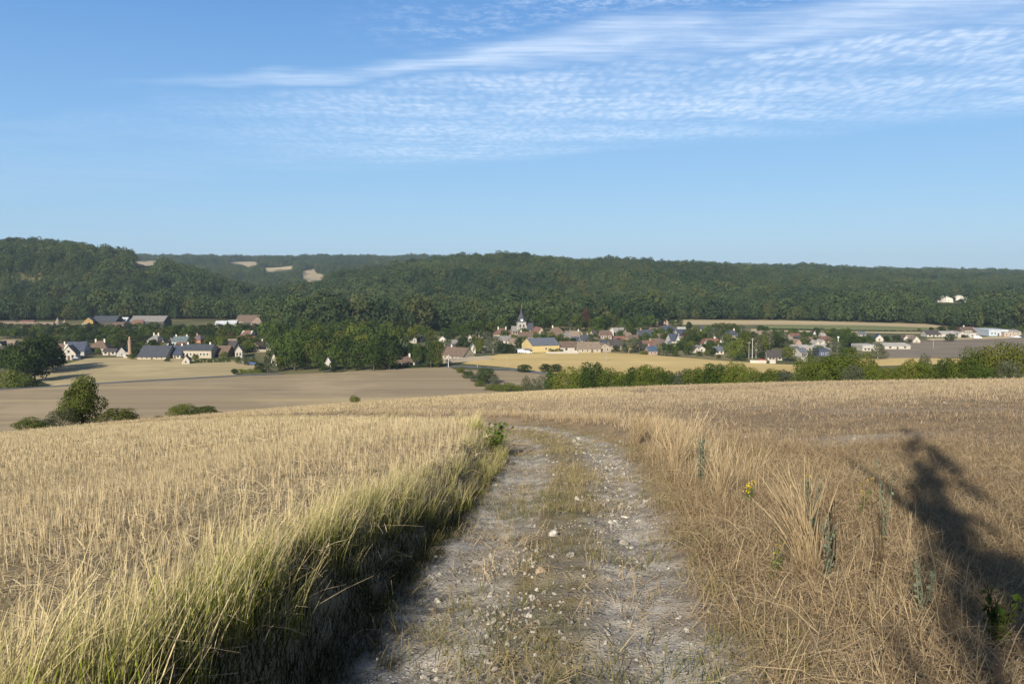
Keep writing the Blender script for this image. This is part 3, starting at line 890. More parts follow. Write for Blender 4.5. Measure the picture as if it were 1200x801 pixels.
# -- the farms under the wooded hill
H('s', 3, 64, 388.0, 3.0, 7.0, 12, 0, 'gable', 'tan', 'cream', 6, 0, 'very long low farm building with a pale brown tiled roof', 'farm_building', 'barn')
H('s', 25, 41, 383.5, 4, 4, 10, 0, 'gable', 'redbrown', 'stone', 0, 0, 'dark red roofed barn rising behind the very long low farm building', 'barn', 'barn')
H('s', -6, 19, 383.5, 4, 3, 10, 0, 'gable', 'brown', 'stone', 0, 0, 'brown roofed barn behind the end of the very long low farm building', 'barn', 'barn')
for x0, x1, b, hw, hr, lb in ((65, 71, 386, 7, 7.5, 'taller round white dovecote tower with a pointed brown cone roof'), (73, 79.5, 387, 6, 7, 'shorter round white dovecote tower with cone roof, end of the long farm')):
    X, Y = at((x0 + x1) / 2, b, V0); s = Y / 1000; R = (x1 - x0) * s / 2
    t = root('dovecote', (X, Y, float(ground(X, Y))), 0, lb, 'tower')
    m = MB(); m.tube([(0, 0, -1), (0, 0, hw * s)], R, 16); link('wall', m.mesh('wall', WALLS['white']), t)
    m = MB(); m.tube([(0, 0, hw * s - .1), (0, 0, (hw + hr) * s)], [R * 1.22, .05], 16); link('roof', m.mesh('roof', ROOFS['tan']), t)
    wn = link('window', WIN_FRAME['wood'], t, (0, -R, hw * s * .5)); wn.scale = (.7, 1, 1); link('pane', WIN_PANE, wn)
H('g', 99, 112, 383, 7, 4, 14, 18, 'gable', 'tan', 'ochre', 1, 0, 'ochre orange farm building with a steep gable', 'farm_building', 'barn')
H('s', 98, 104, 384.5, 4.5, 1.5, 5, 0, 'flat', 'pale', 'white', 1, 0, 'small white lean-to in front of the ochre farm building', 'shed', 'shed')
H('s', 112, 141, 382, 5.5, 6, 16, 0, 'gable', 'slate', 'dark', 0, 0, 'open fronted dark slate barn beside the ochre building', 'barn', 'barn', True)
H('s', 139, 151, 381, 5, 4, 10, 0, 'gable', 'metal', 'grey', 0, 0, 'pale metal roofed shed behind the low pink stone building', 'shed', 'shed')
H('s', 134, 147, 385, 5, 2.5, 7, 0, 'gable', 'brown', 'pink', 2, 0, 'low pink stone outbuilding below the open slate barn', 'outbuilding', 'outbuilding')
H('s', 157, 197, 382.5, 6, 6.0, 16, 0, 'gable', 'grey', 'dark', 0, 0, 'wide open barn with a weathered grey roof under the wood', 'barn', 'barn', True)
H('s', 156, 169, 386, 4, 7, 9, 8, 'gable', 'redbrown', 'paleblue', 0, 0, 'red roofed shed in front of the wide weathered barn', 'shed', 'shed')
H('s', 279, 306, 381, 5, 6.5, 14, -6, 'gable', 'brown', 'stone', 2, 0, 'large farm house with broad brown roof between wood and plantation', 'farm_house', 'house', True)
H('g', 275.5, 284, 380.5, 5, 6, 12, 14, 'gable', 'tan', 'cream', 1, 0, 'cream gabled wing at the end of the broad brown farm house', 'farm_house', 'house')
H('s', 296, 309, 382.5, 4, 6, 9, 0, 'hip', 'tan', 'pink', 1, 0, 'low pinkish tiled wing at the end of broad brown farm house', 'farm_house', 'house')
H('s', 253.5, 266.5, 383.5, 4, 3.4, 8, 4, 'gable', 'metal', 'white', 0, 0, 'pale metal shed standing apart from the broad brown farm house', 'shed', 'shed')
H('s', 267.5, 278.5, 382.5, 4, 3, 8, 4, 'gable', 'metal', 'white', 0, 0, 'pale metal shed touching the broad brown farm house', 'shed', 'shed')
# -- the hamlet along the dry pasture
H('s', 60, 84, 421, 7, 10.5, 9, -14, 'half', 'brown', 'white', 4, 1, 'big house with a steep brown roof beside the dark trees')
H('g', 75, 92, 421.6, 7.5, 9, 7, 10, 'gable', 'brown', 'white', 3, 0, 'white half timbered gable end of the steep brown roofed house')
H('s', 80, 103, 417, 6, 10, 9, 6, 'gable', 'blueslate', 'grey', 0, 0, 'dark blue slate roofed house behind the half timbered gable')
H('s', 106, 130, 414.5, 6.5, 8, 9, 4, 'hip', 'brown', 'white', 5, 2, 'white house with a hipped brown roof and two tall chimneys')
H('s', 123, 138, 416, 4.4, 3, 5, 2, 'gable', 'dark', 'white', 3, 0, 'low white annex in front of the hipped two chimney house', 'annex', 'annex')
H('g', 138, 151, 417.5, 4, 7, 7, 12, 'gable', 'dark', 'grey', 1, 0, 'small dark gabled house beside the pink brick tower')
H('s', 146.5, 161, 419, 5, 1.2, 4, 3, 'flat', 'pale', 'white', 2, 0, 'flat white outbuilding at the foot of the pink brick tower', 'outbuilding', 'outbuilding')
H('s', -12, 13, 418, 6.5, 6, 8, 5, 'gable', 'dark', 'cream', 4, 0, 'cream house with dark roof cut by the picture edge')
H('s', 3.5, 12, 418.8, 4, 3, 3, 0, 'gable', 'red', 'pink', 0, 0, 'pink roofed lean-to against the cream house at the picture edge', 'shed', 'shed')
H('s', 3, 21, 411, 6, 6, 8, -4, 'gable', 'tan', 'cream', 2, 0, 'pale tan roofed house behind the dark trees')
H('g', -2, 9, 411.8, 6, 5.5, 8, 5, 'gable', 'slate', 'stone', 1, 0, 'slate gabled house next to the pale tan roof')
H('s', 167.5, 203, 421, 3.4, 11.5, 13, -3, 'gable', 'slate', 'cream', 5, 0, 'great dark slate roofed barn facing the dry pasture', 'barn', 'barn')
H('s', 200.5, 218.5, 420, 4.5, 9.5, 12, -3, 'gable', 'blueslate', 'white', 4, 1, 'darker slate roofed house joined to the great barn')
H('g', 213, 224, 426.5, 4.5, 5.5, 7, 16, 'gable', 'redbrown', 'white', 1, 0, 'little red roofed shed on the edge of the dry pasture', 'shed', 'shed')
H('s', 215, 253, 419.5, 9.5, 6, 9, -3, 'gable', 'slate', 'cream', 8, 2, 'long cream house with a slate roof behind the clipped hedge')
H('s', 251, 272.5, 418.5, 4, 8.5, 11, -5, 'gable', 'brown', 'dark', 0, 0, 'dark boarded barn with sagging brown roof', 'barn', 'barn', True)
H('s', 262, 280, 413, 6, 7, 10, -5, 'gable', 'dark', 'stone', 1, 0, 'dark roofed range behind the boarded barn')
H('g', 274, 286.5, 419, 8, 6, 12, 16, 'gable', 'grey', 'white', 2, 0, 'white gabled house at the end of the boarded barn')
H('s', 176.5, 191, 407, 8, 6.5, 9, -8, 'hip', 'grey', 'cream', 4, 2, 'cream villa with a hipped grey roof and chimneys')
H('g', 189.5, 196, 407.5, 5, 5, 8, 10, 'gable', 'purple', 'stone', 1, 0, 'small purple roofed gable beside the cream villa')
H('s', 190.5, 198, 410, 4, 3.4, 6, 6, 'gable', 'ivory', 'white', 0, 0, 'white shed below the cream villa', 'shed', 'shed')
H('s', 204.5, 222, 406, 6, 5.5, 9, 0, 'gable', 'teal', 'paleblue', 5, 2, 'pale blue house with a grey green roof')
H('g', 198, 206, 405, 5.5, 4.6, 8, 10, 'gable', 'tan', 'pink', 2, 0, 'small pink house joined to the pale blue house')
H('s', 208, 225, 410, 4, 4.5, 8, 0, 'gable', 'redbrown', 'stone', 0, 0, 'low red brown roof in front of the pale blue house', 'outbuilding', 'outbuilding')
H('s', 227.5, 239.5, 406, 8.5, 4.6, 8, -5, 'hip', 'purple', 'brick', 4, 1, 'square pink brick house with a purple grey roof')
H('s', 283.5, 298.5, 398, 4.5, 6, 9, -12, 'half', 'redbrown', 'white', 2, 0, 'red brown hipped house at the edge of the plantation')
H('s', 277, 299.5, 401.5, 3.6, 4, 7, -3, 'gable', 'red', 'stone', 2, 0, 'long low red roof in front of the red brown hipped house', 'outbuilding', 'outbuilding')
H('s', 268, 278, 404, 3, 3.5, 7, 0, 'gable', 'tan', 'tan', 0, 0, 'low tan roofed shed beside the long red roof', 'shed', 'shed')
H('s', 293, 305, 403.5, 3, 3, 7, 0, 'gable', 'tan', 'cream', 0, 0, 'low tan shed behind the pale yellow gabled house', 'shed', 'shed')
H('g', 296, 312.5, 411, 4.4, 5.6, 12, -10, 'gable', 'brown', 'cream', 3, 1, 'pale yellow gabled house at the edge of the grove')
H('s', 312, 319, 410, 3.6, 4.4, 7, 0, 'gable', 'bluegrey', 'white', 1, 0, 'small blue roofed annex beside the pale yellow gabled house', 'annex', 'annex')
H('g', 318, 326, 428.5, 9, 5, 8, 10, 'gable', 'grey', 'white', 2, 0, 'white gabled cottage half hidden among the grove edge trees')
H('s', 338, 347, 409, 4, 4.2, 8, 0, 'gable', 'slate', 'cream', 1, 0, 'slate roof glimpsed inside the grove')
H('s', 338.5, 348.5, 424, 5, 3.6, 7, 0, 'gable', 'tan', 'cream', 1, 0, 'cream cottage wall glimpsed between the grove trees')
H('g', 383, 389, 435.3, 11, 6, 7, 4, 'gable', 'metal', 'white', 2, 0, 'narrow bright white house front glimpsed between grove trees')
H('s', 417, 425, 391, 4, 3, 7, 0, 'gable', 'ivory', 'white', 1, 0, 'pale house standing among the trees behind the grove')
H('s', 450, 459, 396.5, 3.6, 4.2, 8, 0, 'gable', 'blueslate', 'grey', 1, 0, 'blue slate roofed house behind the grove')
H('g', 454, 459.5, 388, 6, 4, 8, 4, 'gable', 'tan', 'cream', 2, 0, 'tall cream house front at the wood edge')
H('s', 455.5, 465, 418.5, 4, 6, 8, 0, 'gable', 'redbrown', 'stone', 0, 0, 'red brown roof beside the blue green cedar')
H('s', 461.5, 487.5, 429, 5.2, 6, 9, 0, 'hip', 'brown', 'white', 5, 2, 'white bungalow with a hipped brown roof by the stubble field')
H('s', 469, 484, 398, 3.5, 3.6, 9, 4, 'gable', 'pale', 'cream', 2, 0, 'long pale roofed house behind the white bungalow')
H('g', 480, 487, 402, 4.6, 4, 11, 20, 'gable', 'slate', 'white', 1, 0, 'white gabled house with slate roof behind the columnar trees')
H('s', 485, 496, 400.5, 4, 4, 9, -4, 'gable', 'slate', 'white', 2, 0, 'slate roofed white wing behind the columnar trees')
# -- the village street
H('s', 520, 554, 422.5, 6, 9, 8.2, -38, 'gable', 'brown', 'cream', 5, 1, 'big cream house with brown roof and wide gable by the golden field')
H('s', 524, 535.5, 409.5, 3, 3, 7, 0, 'gable', 'dark', 'white', 1, 0, 'white house behind the big cream house')
H('s', 521, 537, 405.5, 3, 4.2, 8, 0, 'gable', 'grey', 'stone', 1, 0, 'grey roofed house above the white house behind the cream house')
H('g', 515.5, 527, 401, 3.4, 4, 9, -14, 'gable', 'blueslate', 'white', 1, 0, 'blue slate gabled house under the wood by columnar trees')
H('g', 548.5, 552.5, 400.5, 5, 3, 7, 4, 'gable', 'grey', 'white', 1, 0, 'slender white gable among the trees behind the cream gable end')
H('g', 551.5, 557.5, 414, 7.5, 3.6, 8, 4, 'gable', 'bluegrey', 'white', 1, 0, 'tall white gable just above the golden field')
H('s', 565.5, 571, 413, 4, 3, 6, 0, 'gable', 'grey', 'white', 1, 0, 'small white cottage hidden in shrubs above the golden field', 'cottage', 'cottage')
H('s', 558, 569, 396, 3.8, 4.6, 9, 0, 'gable', 'grey', 'stone', 1, 1, 'grey roofed stone house at the wood edge before the church')
H('s', 577.5, 599, 397.5, 6, 6.5, 10, 4, 'hip', 'redbrown', 'cream', 6, 2, 'red brown hipped house standing before the church')
H('s', 585, 603, 402.5, 4, 4.4, 9, -4, 'gable', 'grey', 'white', 3, 0, 'white fronted house with grey roof below the red brown hipped house')
H('s', 607, 624, 399.5, 5, 5.2, 9, 4, 'gable', 'brown', 'white', 4, 1, 'white house with brown roof just below the church tower')
H('s', 596, 610, 404.5, 3.4, 4.4, 9, 4, 'gable', 'tan', 'stone', 1, 0, 'tan roofed stone house between church and yellow hall')
H('g', 624.5, 637, 395, 5.4, 6, 12, 18, 'gable', 'red', 'cream', 2, 0, 'cream gabled house with pinkish red roof beside the church')
# the yellow hall
H('s', 613.5, 653, 412.5, 8.2, 7.4, 16, 20, 'gable', 'bluegrey', 'yellow', 1, 0, 'big yellow hall with blue grey roof above the golden field', 'village_hall', 'hall')
H('s', 604, 622, 413, 3.0, 1.0, 6, 2, 'flat', 'grey', 'dark', 0, 0, 'open flat roofed grey carport in front of the yellow hall', 'carport', 'carport', True)
H('g', 652, 657, 409.5, 3.6, 3, 8, 4, 'gable', 'red', 'brick', 0, 0, 'tiny red brick gable beside the yellow hall', 'shed', 'shed')
H('s', 655, 681, 412, 5.4, 6, 10, 2, 'gable', 'brown', 'white', 2, 0, 'long white barn with brown roof next to the yellow hall', 'barn', 'barn')
H('s', 675.5, 703, 413, 4.6, 7, 11, 4, 'gable', 'tan', 'cream', 4, 0, 'long cream barn with patchy tan roof facing the golden field', 'barn', 'barn')
H('g', 697, 714.5, 412.5, 5.6, 4.4, 9, 12, 'gable', 'tan', 'tan', 2, 0, 'pale stone gable at the end of the long cream barn', 'barn', 'barn')
H('s', 640, 663, 396, 4, 8.5, 10, 2, 'hip', 'brown', 'white', 4, 1, 'large house with a tall hipped brown roof behind yellow hall')
H('g', 662, 669, 397.5, 4, 4.4, 9, 16, 'gable', 'grey', 'white', 1, 0, 'white gable beside the tall hipped brown roof')
H('s', 667, 681, 399, 4.4, 6.4, 9, -4, 'gable', 'tan', 'white', 2, 1, 'jumbled tan roof house between white gable and dormer house')
H('s', 669.5, 678.5, 402, 3, 4, 7, 0, 'gable', 'blueslate', 'stone', 1, 0, 'small slate roof below the jumbled tan roof')
H('s', 680.5, 689.5, 404.5, 6.2, 6, 8, 0, 'gable', 'slate', 'pink', 4, 2, 'tall narrow pink house with slate roof above the long barns')
H('g', 689, 701, 399, 4, 7.6, 11, -18, 'gable', 'tan', 'stone', 1, 0, 'steep pale tan gabled roof beside the tall pink house')
H('s', 690, 706, 405, 3.4, 6, 9, 0, 'hip', 'brown', 'stone', 0, 0, 'dark brown hipped roof behind the long cream barn')
H('s', 702, 716, 397.5, 5, 5, 9, 3, 'gable', 'brown', 'pink', 4, 0, 'pink house with brown roof near the white chimney gable')
H('s', 716, 731, 396.5, 3.6, 8.6, 10, 3, 'gable', 'grey', 'stone', 2, 0, 'large weathered grey brown roof with white chimney gable')
H('g', 714.8, 718.4, 397, 10, 3, 3, 3, 'gable', 'pale', 'white', 0, 0, 'tall white chimney gable against the large weathered roof')
H('s', 719, 731.5, 401, 3.2, 3.6, 7, 2, 'gable', 'red', 'stone', 0, 0, 'orange red roof below the large weathered roof', 'outbuilding', 'outbuilding')
H('s', 700.5, 714, 408, 3.6, 6, 9, 4, 'gable', 'slate', 'grey', 2, 0, 'dark slate roof above the pale stone gable')
H('s', 712, 728.5, 409, 4.6, 6, 9, 6, 'gable', 'dark', 'stone', 2, 0, 'dark slate range ending in a white dormer')
H('g', 722, 729, 408.5, 5.2, 3.4, 4, 12, 'gable', 'slate', 'white', 1, 0, 'white dormer gable of the dark slate range')
H('g', 731, 739, 399.5, 5.5, 4.2, 10, 16, 'gable', 'tan', 'pink', 2, 1, 'pink gabled house beside the orange red roof')
H('s', 738, 747, 402, 4, 5, 9, 0, 'gable', 'brown', 'pink', 1, 0, 'brown roofed pink house behind the big grey shrub')
H('g', 732.5, 738, 410.5, 4, 4, 8, 6, 'gable', 'brown', 'yellow', 0, 0, 'pale yellow gable beside the big grey shrub')
H('s', 746.5, 766, 397.5, 3.2, 7.4, 10, 3, 'gable', 'slate', 'stone', 1, 1, 'wide slate roofs beneath the white ventilator')
H('s', 752.5, 764, 401, 3, 6, 8, 12, 'gable', 'blueslate', 'stone', 1, 0, 'bluish slate roof in front of the wide slate roofs')
H('g', 745, 753.5, 411, 5.4, 5.4, 11, -18, 'gable', 'brown', 'stone', 1, 0, 'pale stone gable with brown roof beside the blue roofed cottage')
H('s', 750, 765.5, 409.5, 3, 7, 9, 6, 'gable', 'redbrown', 'pink', 1, 1, 'deep brown roof behind the blue roofed cottage')
H('s', 762, 774, 407, 3.6, 6.4, 9, 4, 'gable', 'brown', 'stone', 1, 0, 'brown roof above the blue roofed cottage')
H('g', 771.5, 780, 407.5, 4.4, 5.2, 9, 16, 'gable', 'purple', 'grey', 1, 0, 'purple grey gable at the end of the brown roof')
H('s', 757, 769, 415.8, 5, 5, 7, 8, 'gable', 'brightblue', 'pink', 2, 1, 'cottage with a bright blue roof at the field edge', 'cottage', 'cottage')
H('s', 761, 771, 391, 3, 4, 9, 0, 'gable', 'brown', 'white', 3, 0, 'white house with brown roof next to the long blue slate roof')
H('s', 771, 794, 393, 5, 6.4, 10, 0, 'hip', 'blueslate', 'white', 7, 0, 'long white school like house with blue slate roof')
H('s', 791.5, 804, 394.5, 4.4, 4, 9, 4, 'gable', 'blueslate', 'white', 3, 0, 'white wing with low blue slate roof and gables')
H('s', 793.5, 802.5, 389, 3, 2.6, 8, 0, 'gable', 'ivory', 'white', 0, 0, 'pale roof peeping above the low blue slate wing')
H('g', 797.5, 804, 396, 3, 3.4, 6, 4, 'gable', 'blueslate', 'white', 0, 0, 'small white gable in front of the low blue slate wing')
H('s', 770, 785, 398.8, 3, 4.6, 9, 0, 'gable', 'tan', 'stone', 1, 0, 'tan roof below the long blue slate roof')
H('s', 782, 795, 403, 4.4, 7, 9, 10, 'gable', 'blueslate', 'white', 2, 0, 'steep blue slate house in the gardens')
H('g', 789.8, 795.8, 403, 5, 5.6, 5, 8, 'gable', 'blueslate', 'white', 2, 0, 'white gable of the steep blue slate house')
H('g', 782, 791.5, 405.5, 3, 3, 5, 6, 'gable', 'bluegrey', 'white', 1, 0, 'low white porch gable below the steep blue slate house', 'annex', 'annex')
H('s', 811, 823, 390, 3.4, 5, 9, -4, 'gable', 'slate', 'white', 1, 0, 'slate roofed house among trees under the cream strip')
H('g', 816.8, 821.8, 391.5, 3.6, 3, 7, 4, 'gable', 'slate', 'white', 0, 0, 'small white gable among trees under the cream strip')
H('s', 826, 841, 405.5, 3.4, 5, 9, 3, 'gable', 'red', 'cream', 2, 1, 'orange red roofed house in the gardens')
H('g', 821.8, 829.6, 405.5, 3.4, 4, 5, 8, 'gable', 'red', 'white', 1, 0, 'white gable of the orange red roofed house')
H('g', 842.8, 847, 401.5, 3, 5, 9, -6, 'gable', 'dark', 'white', 0, 0, 'thin pointed white gable between gardens')
H('s', 846, 854.5, 401, 3, 5.2, 8, 4, 'gable', 'dark', 'grey', 1, 0, 'dark roof behind the thin pointed white gable')
H('g', 808, 816, 413.5, 4.4, 2.6, 10, 12, 'gable', 'dark', 'white', 1, 0, 'white bungalow with a dark roof, smaller of the pair')
H('g', 814.5, 823.8, 412.5, 4.2, 2.8, 10, 4, 'gable', 'grey', 'white', 1, 0, 'white bungalow with grey roof, wider of the pair')
H('s', 834.5, 846, 415, 4.4, 4.2, 8, 6, 'gable', 'bluegrey', 'white', 2, 0, 'white bungalow with a slate roof by the grey conifer')
H('s', 850, 865, 397, 4.4, 5.4, 9, 2, 'hip', 'slate', 'white', 5, 1, 'large white house with dark hipped roof behind the green trees')
H('s', 884, 900.5, 395, 3.4, 3.6, 9, 0, 'gable', 'tan', 'white', 2, 0, 'long tan roofed house with bright white gables')
H('s', 897, 915, 422, 4, 7, 9, -6, 'gable', 'dark', 'white', 4, 0, 'dark roofed bungalow behind the white garden wall')
H('s', 925, 936.5, 397.5, 3.4, 3.2, 8, 0, 'gable', 'red', 'white', 3, 0, 'white house with a flat red roof near the cream strips')
H('s', 931.5, 939.5, 401, 3, 4.4, 8, 4, 'gable', 'slate', 'grey', 1, 0, 'small slate roof below the flat red roof')
H('s', 938, 951, 402.5, 3, 4.4, 8, 0, 'gable', 'brown', 'cream', 2, 0, 'brown roofed house beside the small slate roof')
H('g', 927, 936, 405.5, 4, 4.2, 9, 8, 'gable', 'tan', 'pink', 2, 0, 'pinkish gabled house behind the light green round tree')
H('g', 950.8, 957, 396, 3.6, 5, 9, -16, 'gable', 'slate', 'white', 1, 0, 'white steep gable with slate roof near the poplars')
H('s', 961.5, 965, 395.5, 2.6, 2.4, 6, 0, 'gable', 'pale', 'white', 0, 0, 'tiny white house near the steep slate gable', 'cottage', 'cottage')
H('g', 951.8, 957.6, 405.8, 3.2, 3.4, 8, 4, 'gable', 'pale', 'white', 0, 0, 'smaller white gable above the long pale sheds')
H('g', 957.2, 965.6, 405.8, 3, 4.4, 8, 4, 'gable', 'pale', 'white', 1, 0, 'larger white gable above the long pale sheds')
H('s', 960, 971, 401.5, 3, 4, 8, 0, 'gable', 'redbrown', 'stone', 1, 0, 'red brown roof above the white twin gables')
H('s', 926, 968, 410.5, 3.2, 2.4, 14, 0, 'gable', 'ivory', 'white', 6, 0, 'long low pale shed in the middle of the village', 'shed', 'shed')
H('s', 956, 968, 417, 5, 3, 10, 0, 'flat', 'blueslate', 'blue', 2, 0, 'dark blue flat building behind the hedge', 'workshop', 'workshop')
H('s', 932, 942.5, 418.5, 6, 4.4, 8, 12, 'gable', 'bluegrey', 'white', 3, 0, 'white house with bluish roof beside the light green round tree')
H('s', 936, 944, 424, 4, 2, 6, 0, 'flat', 'pale', 'cream', 1, 0, 'cream garage beside the light green round tree', 'garage', 'garage')
H('g', 1023.5, 1034, 400, 3.6, 4.4, 9, -12, 'gable', 'blueslate', 'white', 1, 0, 'dark blue roofed gabled house near the clipped hedge')
H('s', 1005.5, 1013, 394.5, 2.8, 2.8, 7, 0, 'gable', 'bluegrey', 'white', 1, 0, 'bluish roof behind the poplars')
H('s', 1003.5, 1023, 411, 3.8, 3, 14, 2, 'flat', 'ivory', 'white', 4, 0, 'long white flat warehouse beside the grey conifer', 'warehouse', 'warehouse')
H('s', 1029, 1060.5, 409, 4, 2.4, 14, 2, 'gable', 'ivory', 'white', 3, 0, 'long white warehouse at the edge of the ploughed field', 'warehouse', 'warehouse')
H('g', 1055.5, 1063, 399.5, 3, 3.6, 10, -10, 'gable', 'brown', 'white', 1, 0, 'white gable by the clipped hedge')
H('s', 1060, 1070, 399.5, 2.6, 4, 8, 0, 'gable', 'tan', 'stone', 1, 0, 'tan roofed house beside the clipped hedge')
H('g', 1066.5, 1075.5, 401.5, 2.6, 5, 8, -4, 'gable', 'tan', 'white', 1, 0, 'pointed white gable alone by the ploughed field')
H('s', 1082.5, 1098, 394.6, 3, 4.4, 9, 0, 'gable', 'dark', 'white', 3, 0, 'white house with long dark brown roof by the sheds')
H('s', 1097, 1118, 394.8, 4, 2.2, 14, 0, 'gable', 'ivory', 'white', 2, 0, 'long bright white shed beyond the ploughed field', 'shed', 'shed')
H('g', 1116.5, 1125.5, 395.2, 4.4, 2, 14, 0, 'gable', 'pale', 'white', 0, 0, 'arched white shed end beside the long bright shed', 'shed', 'shed', True)
H('s', 1125, 1139, 395, 3.4, 1.6, 10, 0, 'flat', 'ivory', 'white', 2, 0, 'low white flat shed below the tall cream house', 'shed', 'shed')
H('s', 1126, 1140.5, 391.5, 5, 3.2, 10, 0, 'gable', 'brown', 'cream', 4, 1, 'tall cream house above the white sheds')
H('s', 1139.5, 1147.5, 392, 3, 2.8, 8, 0, 'gable', 'redbrown', 'stone', 1, 0, 'red brown roof beside the tall cream house')
H('s', 1149, 1171.5, 393.6, 6.4, 1.2, 20, 0, 'flat', 'metal', 'paleblue', 5, 0, 'pale blue metal warehouse at the industrial edge', 'warehouse', 'warehouse')
H('s', 1170.5, 1181, 394, 3.8, 1.6, 12, 0, 'flat', 'pale', 'peach', 2, 0, 'peach coloured workshop beside the pale blue warehouse', 'workshop', 'workshop')
H('s', 1178, 1190.5, 392.6, 4, 1.6, 12, 0, 'gable', 'pale', 'cream', 2, 0, 'cream workshop behind the parked white cars', 'workshop', 'workshop')
H('s', 401, 420.5, 360.5, 5, 3, 12, 0, 'gable', 'tan', 'cream', 7, 0, 'long cream manor high among woods across the valley', 'manor_house', 'house', ymin=700)
H('s', 427, 438, 358.5, 3.4, 2.2, 12, 0, 'gable', 'tan', 'cream', 3, 0, 'cream outbuilding next to the manor among the woods', 'outbuilding', 'outbuilding', ymin=700)
H('g', 767.5, 772, 381.5, 4.6, 4, 8, -6, 'gable', 'tan', 'cream', 1, 0, 'cream gable in trees at the end of the cream strip')
H('g', 777, 783, 381, 4, 3.6, 8, -6, 'gable', 'redbrown', 'pink', 1, 0, 'pink gable in trees at the end of the cream strip')

# the church: tower with a broach spire, nave and choir
def church():
    X, Y = at(611, 393, V0); s = Y / 1000
    t = root('church', (X, Y + 4, float(ground(X, Y + 4))), math.radians(8), 'old stone church with square pale tower and slate spire', 'church')
    a = 5.0 * s; zt = 15.2 * s
    m = MB(); m.box(-a, a, -a, a, -1, zt); m.box(-a - .2, a + .2, -a - .2, a + .2, zt + .003, zt + .35)
    for sx in (-1, 1):
        m.box(sx * a - .45, sx * a + .45, -a - .6, -a - .003, -1, zt * .72)
    link('tower', m.mesh('tower', plain_mat('tower_stone', (.34, .33, .31))), t)
    m = MB(); z0 = zt + .36
    def ring(r, z, n=8): return [(r * math.cos(math.pi * (2 * j + 1) / n), r * math.sin(math.pi * (2 * j + 1) / n), z) for j in range(n)]
    sq = ring(a * 1.62, z0, 4)
    m.add(sq + ring(a * .95, z0 + 2.0 * s, 4), [(j, (j + 1) % 4, 4 + (j + 1) % 4, 4 + j) for j in range(4)] + [(3, 2, 1, 0)])
    R = [(a * .90, z0 + 1.9 * s), (a * .80, z0 + 5.2 * s), (a * .42, z0 + 8.2 * s), (a * .22, z0 + 11.5 * s), (.04, z0 + 17.5 * s)]
    V = []; Fc = []
    for r_, z_ in R: V += ring(r_, z_)
    for i in range(len(R) - 1):
        for j in range(8): Fc.append((i * 8 + j, i * 8 + (j + 1) % 8, i * 8 + 8 + (j + 1) % 8, i * 8 + 8 + j))
    m.add(V, Fc)
    sp = link('spire', m.mesh('spire', ROOFS['slate']), t)
    m = MB(); zc = z0 + 17.5 * s; m.box(-.04, .04, -.04, .04, zc - .2, zc + 1.3); m.box(-.35, .35, -.035, .035, zc + .75, zc + .85)
    link('cross', m.mesh('cross', METAL), sp)
    m = MB(); m.box(-.8, .8, -a * .98, -a * .7, z0 + 1.0 * s, z0 + 3.2 * s); link('louvre', m.mesh('louvre', FRAME), sp)
    for sx in (-.42, .42):
        wn = link('window', WIN_FRAME['wood'], t, (sx * a, -a, zt * .62)); wn.scale = (1.0, 1, 2.0); link('pane', WIN_PANE, wn)
    for x0, x1, wh, rh, nm, wc in ((a + .01, a + 8.5 * s, 7.5 * s, 6.5 * s, 'nave', 'grey'), (-a - 7 * s, -a - .01, 6.0 * s, 4.6 * s, 'choir', 'stone')):
        m = MB(); b = 4.2; 
        m.add([(x0, -b, -1), (x1, -b, -1), (x1, b, -1), (x0, b, -1), (x0, -b, wh), (x1, -b, wh), (x1, b, wh), (x0, b, wh), (x0, 0, wh + rh), (x1, 0, wh + rh)],
              [(0, 3, 2, 1), (0, 1, 5, 4), (2, 3, 7, 6), (1, 2, 6, 9, 5), (3, 0, 4, 8, 7), (4, 5, 9, 8), (6, 7, 8, 9)])
        nv = link(nm, m.mesh(nm, WALLS[wc]), t)
        m = MB()
        for sg in (-1, 1):
            V = []
            for xx in (x0 + .003, x1 + (.3 if x1 > 0 else -.003)):
                V += [(xx, sg * (b + .4), wh - .5), (xx, 0, wh + rh + .03), (xx, 0, wh + rh + .22), (xx, sg * (b + .4), wh - .3)]
            f = [(0, 1, 2, 3), (7, 6, 5, 4), (0, 4, 5, 1), (1, 5, 6, 2), (2, 6, 7, 3), (3, 7, 4, 0)]
            m.add(V, f if sg < 0 else [q[::-1] for q in f])
        link('roof', m.mesh('roof', ROOFS['slate' if nm == 'nave' else 'grey']), nv)
        for i in range(2):
            wn = link('window', WIN_FRAME['wood'], t, (x0 + (x1 - x0) * (.3 + .4 * i), -4.2, wh * .35)); wn.scale = (.9, 1, 2.2); link('pane', WIN_PANE, wn)
church()

# pink brick tower with chimney
X, Y = at(152.5, 419.5, V0); s = Y / 1000
t = root('brick_tower', (X, Y, float(ground(X, Y))), .3, 'slender pink brick tower topped by a chimney stack', 'tower')
m = MB(); m.tube([(0, 0, -1), (0, 0, 19 * s)], 2.0 * s, 10); m.tube([(0, 0, 19 * s + .003), (0, 0, 20 * s)], 2.3 * s, 10)
link('shaft', m.mesh('shaft', plain_mat('pink_brick', (.30, .21, .155))), t)
m = MB(); m.tube([(0, 0, 20 * s + .003), (0, 0, 25.5 * s)], [1.3 * s, .9 * s], 10); link('chimney', m.mesh('chimney', CHIM), t)

